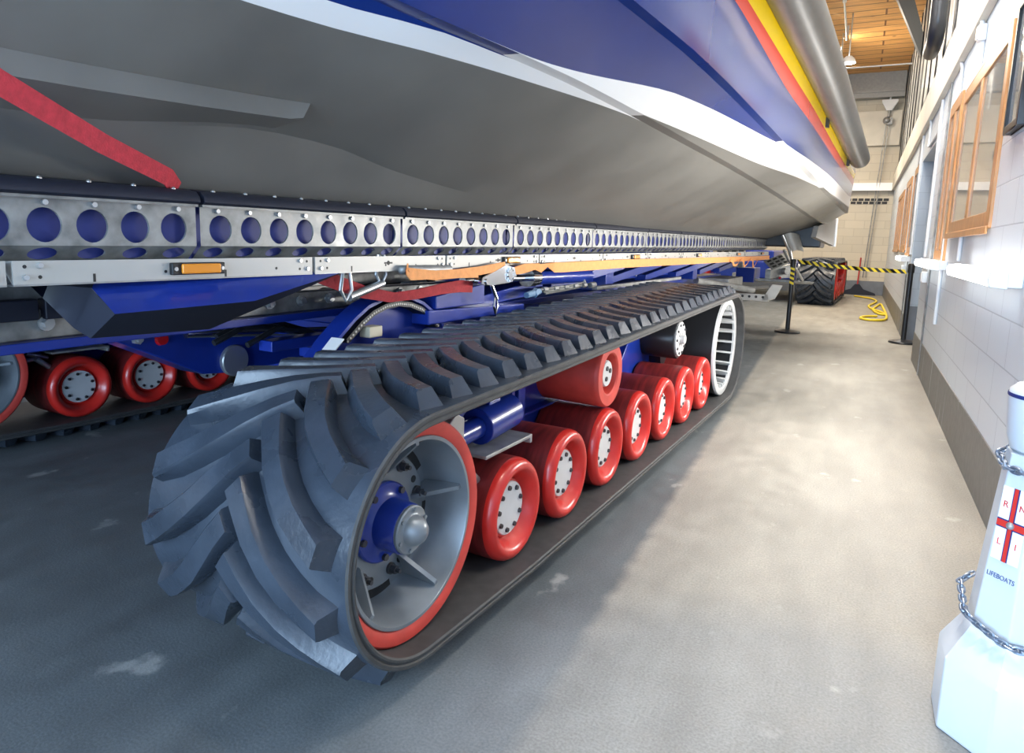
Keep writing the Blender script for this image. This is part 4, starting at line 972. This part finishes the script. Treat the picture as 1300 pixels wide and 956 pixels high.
# ------------------------------------------------------------------ launching tractor on tracks at the far end
TO = (-1.7, 16.0, 0)
trac = vthing('launching_tractor', 'blue launching tractor on wide black chevron rubber tracks, behind the carriage at the back', 'tractor', TO)
lp2 = Loop([(14.68, .44, .37), (17.2, .44, .37)], [(14.9, .095), (17.0, .095)], ds=.02)
tb = belt_mesh(lp2, .70, .165, .06, thick=1.25, uc=0).build('track_belt', [M['rubber'], M['rubber_edge']], trac, loc=(-.45 - TO[0], -TO[1], 0), sharp=30)
def disc(v, r): 
    w = MB().lathe([(-.5, 0), (-.5, r), (.0, r), (.01, r - .03), (.0, r - .06), (-.05, r - .09), (-.06, 0)], n=44).build('track_wheel', M['red_poly'], trac, loc=(-.45 + .33 - TO[0], v - TO[1], .44 if r > .2 else .095 + r)); return w
for o in [tb] + [disc(14.68, .37), disc(17.2, .37), disc(15.4, .17), disc(15.95, .17), disc(16.5, .17)]:
    copy_part(o, trac, (-2.5, 0, 0))
mb = MB(); mb.box(-2.50, -.90, 14.8, 17.6, .45, .80); mb.box(-2.4, -1.4, 15.4, 17.4, .80, 1.02)
mb.build('tractor_body', M['blue'], trac, TO, bevel=.03)
mb = MB(); mb.box(-1.78, -1.62, 13.2, 14.7, .48, .60); mb.build('drawbar', M['galv_dark'], trac, TO, bevel=.01)
mb = MB(); mb.box(-.96, -.86, 14.7, 17.1, .36, .52); mb.box(-2.54, -2.44, 14.7, 17.1, .36, .52); mb.build('track_frame', M['blue'], trac, TO, bevel=.01)

# ------------------------------------------------------------------ retractable barrier
def barrier(x, y, label):
    t = thing('barrier_post', label, 'barrier', (x, y, 0), 0, 'black retractable belt barrier posts')
    MB().lathe([(0, 0), (0, .155), (.012, .158), (.024, .150), (.034, .09), (.045, .035), (.05, 0)], (0, 0, 0), (0, 0, 1), 40).build('base', M['black_gloss'], t)
    MB().cyl((0, 0, .04), (0, 0, .86), .028, n=24).build('post', M['black_gloss'], t)
    MB().lathe([(.84, 0), (.84, .036), (.93, .036), (.945, .030), (.95, 0)], (0, 0, 0), (0, 0, 1), 28).build('belt_head', M['black'], t)
    return t
bl = barrier(-.765, 9.48, 'black barrier post with striped belt, standing left in the walkway'); br_ = barrier(.54, 9.33, 'black barrier post on the right, holding the belt end near the doorway')
dx, dy = .54 + .765, -.15; L = math.hypot(dx, dy); mb = MB(); ns = 15; x0 = .04; x1 = L - .04
def TP(s, h):
    t = s / L; sag = -.075 * t - .02 * sin(PI * t); return (dx * t, dy * t, .925 + sag + h)
for k in range(ns * 2):
    a, b = x0 + (x1 - x0) * k / (ns * 2), x0 + (x1 - x0) * (k + 1) / (ns * 2); sk = .026; N_ = 3
    q = [TP(min(x1, max(x0, s)), h) for s, h in ((a - sk, .024), (b - sk, .024), (b + sk, -.024), (a + sk, -.024))]
    mb.hexa(q, [(p[0], p[1] + .0015, p[2]) for p in q], mi=k % 2)
mb.build('striped_belt', [M['tape_black'], M['tape_yel']], bl)
mb = MB()
for k in range(7):
    z = .80 - .030 * k; mb.hexa([(-.024, -.032, z + .02), (.026, -.032, z), (.026, -.032, z + .030), (-.024, -.032, z + .050)], [(-.024, -.028, z + .02), (.026, -.028, z), (.026, -.028, z + .030), (-.024, -.028, z + .050)], mi=k % 2)
mb.build('striped_tail', [M['tape_yel'], M['tape_black']], bl)

# ------------------------------------------------------------------ hose, broom, hoist
hp = [(-.05, 17.9), (.12, 17.6), (.30, 17.2), (.38, 16.4), (.30, 15.6), (.22, 14.9), (.26, 14.2), (.40, 13.6), (.46, 13.1), (.36, 13.2), (.28, 14.0), (.36, 15.0), (.44, 15.6), (.46, 14.6), (.47, 13.4), (.46, 12.6), (.40, 12.05), (.20, 11.9), (.08, 12.15), (.16, 12.5), (.34, 12.7)]
sm = []
for i in range(len(hp) - 1):
    p0, p1, p2, p3 = [Vector(hp[max(0, min(len(hp) - 1, i + k))]) for k in (-1, 0, 1, 2)]
    for k in range(6):
        t = k / 6; sm.append(.5 * ((2 * p1) + (p2 - p0) * t + (2 * p0 - 5 * p1 + 4 * p2 - p3) * t * t + (3 * p1 - p0 - 3 * p2 + p3) * t**3))
ho = Vector((.3, 14, 0)); tag(MB().tube([Vector((p.x, p.y, .021)) - ho for p in sm], .019, 10).build('hose', M['yellow_hose'], loc=ho), 'yellow hose lying in loose loops along the foot of the right wall', 'hose')
t = thing('floor_squeegee', 'red handled broom with a wide dark head leaning on the back wall', 'broom', (-.02, YB - .14, 0))
MB().cyl((0, 0, .10), (.02, .10, .90), .016, n=12).build('handle', M['broom_red'], t)
mb = MB(); mb.prism([(-.42, .0), (.42, .0), (.40, .05), (.14, .14), (.05, .26), (-.05, .26), (-.14, .14), (-.40, .05)], 1, -.035, .02); mb.build('head', M['navy_dark'], t, bevel=.006)
t = thing('chain_hoist', 'white triangular chain hoist hanging from the grey roof steel at the back', 'hoist', (.27, YB - .20, 4.62))
mb = MB(); mb.prism([(-.17, -.05), (.17, -.05), (.17, -.10), (.06, -.30), (-.06, -.30), (-.17, -.10)], 1, -.06, .06); mb.cyl((0, 0, .12), (0, 0, -.06), .02, n=10); mb.build('hoist_body', M['white_plastic'], t, bevel=.012)
mb = MB(); mb.cyl((0, 0, -.30), (0, 0, -.44), .03, n=12); mb.sphere((-.03, -.02, -.52), .085, 16); mb.box(-.02, .09, -.06, .05, -.62, -.46); mb.build('hook_block', M['galv_dark'], t, bevel=.006)
mb = MB()
for s_ in (-1, 1): mb.cyl((.03 * s_, 0, -.5), (.03 * s_ - .16, .12, -4.2), .011, n=6)
mb.build('hand_chain', M['galv_dark'], t)
# conduit drop and floodlight on a pole by the ceiling
def floodlight(x, y, label):
    t = thing('floodlight', label, 'lamp', (x, y, ZC), 0, 'small bright floodlights hung below the boarded ceiling')
    MB().cyl((0, 0, 0), (0, 0, -.72), .012, n=10).build('drop_rod', M['bolt'], t)
    MB().lathe([(0, .05), (-.05, .10), (-.11, .12), (-.12, .115)], (0, 0, -.72), (0, 0, 1), 24).build('housing', M['lamp_white'], t)
    MB().lathe([(-.105, .0), (-.12, .06), (-.118, .112)], (0, 0, -.72), (0, 0, 1), 24).build('lens', M['flood_glow'], t)
    return t
fl1 = floodlight(-.52, 14.0, 'small bright floodlight under the boarded ceiling beside the grey fender')
t = thing('ceiling_rail', 'thin galvanised conduit run on clips under the boarded ceiling', 'rail', (-.62, 9, ZC - .12))
MB().cyl((0, -4, 0), (0, 6, -.06), .016, n=10).build('tube', M['bolt'], t)
mb = MB()
for k in range(6): mb.box(-.03, .03, -3.8 + k * 1.9, -3.74 + k * 1.9, -.04, .12)
mb.build('clip', M['bolt'], t)
t = thing('cross_rail', 'thin galvanised pole crossing below the ceiling to the right wall', 'rail', (-.7, 15.2, 4.55))
MB().cyl((0, 0, 0), (1.22, 0, 0), .018, n=10).build('tube', M['bolt'], t)
MB().cyl((0, 0, -.9), (0, 0, .65), .016, n=10).cyl((.06, .05, -.9), (.0, .05, .1), .010, n=8).build('upright', M['bolt'], t)
mb = MB().sphere((0, 0, 0), .05, 12); mb.box(-.05, .07, -.05, .05, -.16, -.09); mb.build('clamp', M['galv_dark'], t)

# ------------------------------------------------------------------ ceiling battens (out of view, added to brighten the walkway)
def batten(x, y, label, rz=0):
    t = thing('added_ceiling_light', label, 'lamp', (x, y, ZC - .28), rz, 'added fluorescent battens below the boarded ceiling')
    MB().prism([(-.09, .05), (.09, .05), (.05, 0), (-.05, 0)], 1, -.9, .9).build('reflector', M['lamp_white'], t, bevel=.004)
    mb = MB()
    for s_ in (-.035, .035): mb.cyl((s_, -.86, -.012), (s_, .86, -.012), .013, n=10)
    mb.build('tube', M['tube_glow'], t)
    mb = MB()
    for s_ in (-.7, .7): mb.cyl((0, s_, .05), (0, s_, .28), .006, n=8)
    mb.build('hanger', M['bolt'], t)
LAMPS = [(-.05, 1.6), (-.05, 4.6), (-.05, 7.6)]
for k, (x, y) in enumerate(LAMPS): batten(x, y, ['nearest added fluorescent batten above the walkway', 'second added fluorescent batten above the walkway', 'third added fluorescent batten above the walkway'][k])

# ------------------------------------------------------------------ collection box by the wall
PX, PY = .400, 1.80
box = thing('collection_box', 'white octagonal collection box with flag emblem standing by the right wall', 'box', (PX, PY, 0), R(0))
def octo(r, z, a0=22.5): return [(r / cos(R(22.5)) * cos(R(a0 + 45 * k)), r / cos(R(22.5)) * sin(R(a0 + 45 * k)), z) for k in range(8)]
def loft(rings, mi=0):
    mb = MB(); n = len(rings[0]); vs = [p for r_ in rings for p in r_]; fs = [tuple(range(n - 1, -1, -1)), tuple((len(rings) - 1) * n + k for k in range(n))]
    for i in range(len(rings) - 1): fs += [(i * n + k, i * n + (k + 1) % n, (i + 1) * n + (k + 1) % n, (i + 1) * n + k) for k in range(n)]
    return mb.add(vs, fs, mi)
A8 = 22.5
loft([octo(.145, 0), octo(.145, .172), octo(.099, .262)]).build('base', M['plinth'], box, bevel=.006)
loft([octo(.099, .262), octo(.069, .665)]).build('column', M['plinth'], box, bevel=.004)
MB().lathe([(.66, 0), (.66, .052), (.672, .070), (.70, .078), (.785, .084), (.80, .082), (.812, .070), (.818, .0)], (0, 0, 0), (0, 0, 1), 40).build('head', M['plinth'], box)
MB().lathe([(.786, .0845), (.790, .0852), (.794, .0840)], (0, 0, 0), (0, 0, 1), 40).build('rim_line', M['flag_blue'], box)
MB().box(-.03, .03, -.004, .004, .8165, .8195).build('coin_slot', M['black'], box)
# emblem and lettering on the face turned to the walkway (facing -x -y)
fa = R(225 + 0)
def face_pt(s, z, off=.001):       # s across the face (to the viewer's right), z height
    t = (z - .262) / .403; r = .099 + (.069 - .099) * t + off
    return Vector((cos(fa) * r + -sin(fa) * s, sin(fa) * r + cos(fa) * s, z))
def decal(poly, name, m, off=.001, th=.0012, parent=None):
    mb = MB(); mb.hexa([face_pt(a, b, off) for a, b in poly], [face_pt(a, b, off + th) for a, b in poly]); return mb.build(name, m, parent or box)
zc = .510; w, h = .030, .082
def sx(p): return [(a, zc + b) for a, b in p]
flag = decal(sx([(-w, -h), (w, -h), (w, h), (-w, h)]), 'flag_panel', M['white_paint'], .0008, .0006)
for pl in ([(-w, -.010), (w, -.010), (w, .010), (-w, .010)], [(-.0065, -h), (.0065, -h), (.0065, h), (-.0065, h)]): decal(sx(pl), 'cross_border', M['flag_blue'], .0016, .0006, flag)
for pl in ([(-w, -.007), (w, -.007), (w, .007), (-w, .007)], [(-.0040, -h), (.0040, -h), (.0040, h), (-.0040, h)]): decal(sx(pl), 'flag_cross', M['flag_red'], .0023, .0006, flag)
MB().sphere(face_pt(0, zc, .002), .0085, 12).build('flag_crest', M['galv_dark'], flag)
def text(body, s, z, size, m, name, parent, vertical=False, squash=1.0):
    cu = bpy.data.curves.new(name, 'FONT'); cu.body = body; cu.size = size; cu.align_x = 'CENTER'; cu.align_y = 'CENTER'; cu.extrude = .0004
    tmp = bpy.data.objects.new('tmp', cu); COL.objects.link(tmp); bpy.context.view_layer.update()
    me = bpy.data.meshes.new_from_object(tmp.evaluated_get(bpy.context.evaluated_depsgraph_get())); me.materials.clear(); me.materials.append(m)
    bpy.data.objects.remove(tmp); bpy.data.curves.remove(cu); me.name = name
    o = bpy.data.objects.new(name, me); COL.objects.link(o); o.parent = parent
    X_ = Vector((-sin(fa), cos(fa), 0)); up = (face_pt(0, z + .05) - face_pt(0, z)).normalized(); nrm = X_.cross(up)
    p = face_pt(s, z, .0020)
    o.matrix_local = Matrix(((X_.x * squash, up.x, nrm.x, p.x), (X_.y * squash, up.y, nrm.y, p.y), (X_.z, up.z, nrm.z, p.z), (0, 0, 0, 1)))
    return o
for ch_, s, dz in (('R', -.018, .042), ('N', .018, .042), ('L', -.018, -.042), ('I', .018, -.042)): text(ch_, s, zc + dz, .020, M['flag_red'], 'flag_letter', flag)
text('LIFEBOATS', 0, .392, .0150, M['text_blue'], 'lettering', box, squash=.85)
# chains draped on it
def chain(pts, label, link=.021, wire=.0030):
    P = [Vector(p) for p in pts]; Ls = [0]
    for a, b in zip(P[:-1], P[1:]): Ls.append(Ls[-1] + (b - a).length)
    n = int(Ls[-1] / (link * .72)); mb = MB(); c0 = P[0]
    for k in range(n):
        q = Ls[-1] * (k + .5) / n; i = max(j for j in range(len(Ls) - 1) if Ls[j] <= q); t = (q - Ls[i]) / (Ls[i + 1] - Ls[i]); c = P[i].lerp(P[i + 1], t) - c0
        d = (P[i + 1] - P[i]).normalized(); s_ = d.cross(Vector((0, 0, 1)));
        if s_.length < .05: s_ = d.cross(Vector((0, 1, 0)))
        s_.normalize(); u_ = s_.cross(d)
        if k % 2: s_ = u_
        a_, b_ = link / 2 - wire, .0062
        mb.tube([c + d * (a_ * cos(x) + .004 * (1 if cos(x) > 0 else -1)) + s_ * b_ * sin(x) for x in [2 * PI * (j + .5) / 12 for j in range(12)]], wire, 7, closed=True)
    return tag(mb.build('chain', M['chain'], loc=c0), label, 'chain', 'steel chains on the collection box')
def ringpts(r, z0, z1, a0, a1, n=24, sag=0):
    return [(PX + r / max(abs(cos(((R(a0 + (a1 - a0) * k / n) + PI / 8) % (PI / 4)) - PI / 8)), .92) * cos(R(a0 + (a1 - a0) * k / n)), PY + r / max(abs(cos(((R(a0 + (a1 - a0) * k / n) + PI / 8) % (PI / 4)) - PI / 8)), .92) * sin(R(a0 + (a1 - a0) * k / n)), z0 + (z1 - z0) * k / n - sag * sin(PI * k / n)) for k in range(n + 1)]
chain(ringpts(.080, .665, .640, 120, 300, sag=.02), 'steel chain around the neck of the white collection box')
chain(ringpts(.118, .335, .258, 140, 345, sag=.03), 'steel chain hanging round the lower column of the white collection box')

# ------------------------------------------------------------------ light
w = bpy.data.worlds.new('world'); sc.world = w; w.use_nodes = True
bg = w.node_tree.nodes['Background']; bg.inputs[0].default_value = (.70, .82, 1, 1); bg.inputs[1].default_value = .5
def area(name, loc, target, sx_, sy_, power, col):
    l = bpy.data.lights.new(name, 'AREA'); l.shape = 'RECTANGLE'; l.size = sx_; l.size_y = sy_; l.energy = power; l.color = col
    o = bpy.data.objects.new(name, l); COL.objects.link(o); o.location = loc
    d = Vector(target) - Vector(loc); o.rotation_euler = d.to_track_quat('-Z', 'Y').to_euler(); return o
area('door_daylight', (-1.5, YN + .2, 2.0), (-1.5, 5, 1.2), 6.5, 3.8, 640, (.52, .74, 1.0))
for k, (x, y) in enumerate(LAMPS):
    for dx_ in (-2.2, 1.6):
        area('added_batten_light', (x + (.06 if dx_ > 0 else -.06), y, ZC - .33), (x + dx_, y, ZC - 2.4), .1, 1.8, 80 if dx_ < 0 else 54, (1, .96, .90))
for y, p in ((11.5, 85), (15.5, 95)):
    for dx_ in (-1.6, 1.6): area('added_hall_light', (-1.0, y, ZC - .3), (-1.0 + dx_, y, ZC - 2.4), .3, 2.4, p, (1, .90, .74))  # added lights without fixtures, warming the far hall
area('added_hall_light', (-4.2, 3.5, ZC - .3), (-4.2, 3.5, 0), .3, 5, 200, (.86, .93, 1))  # added light without a fixture, fills the left side
for y, h, p in ((3.9, .7, 26), (6.5, .8, 24), (10.6, .7, 8)):
    area('wall_lamp_light', (WX - .125, y, 1.0), (-3, y, .95), 2 * h, .06, p, (1, .97, .92))

sc.view_settings.view_transform = 'Standard'; sc.view_settings.look = 'None'; sc.view_settings.gamma = 1; sc.view_settings.use_curve_mapping = False
sc.view_settings.exposure = 0.95
sc.cycles.max_bounces = 8; sc.cycles.diffuse_bounces = 4; sc.cycles.glossy_bounces = 4; sc.cycles.transmission_bounces = 6
sc.cycles.use_denoising = True; sc.cycles.sample_clamp_indirect = 6
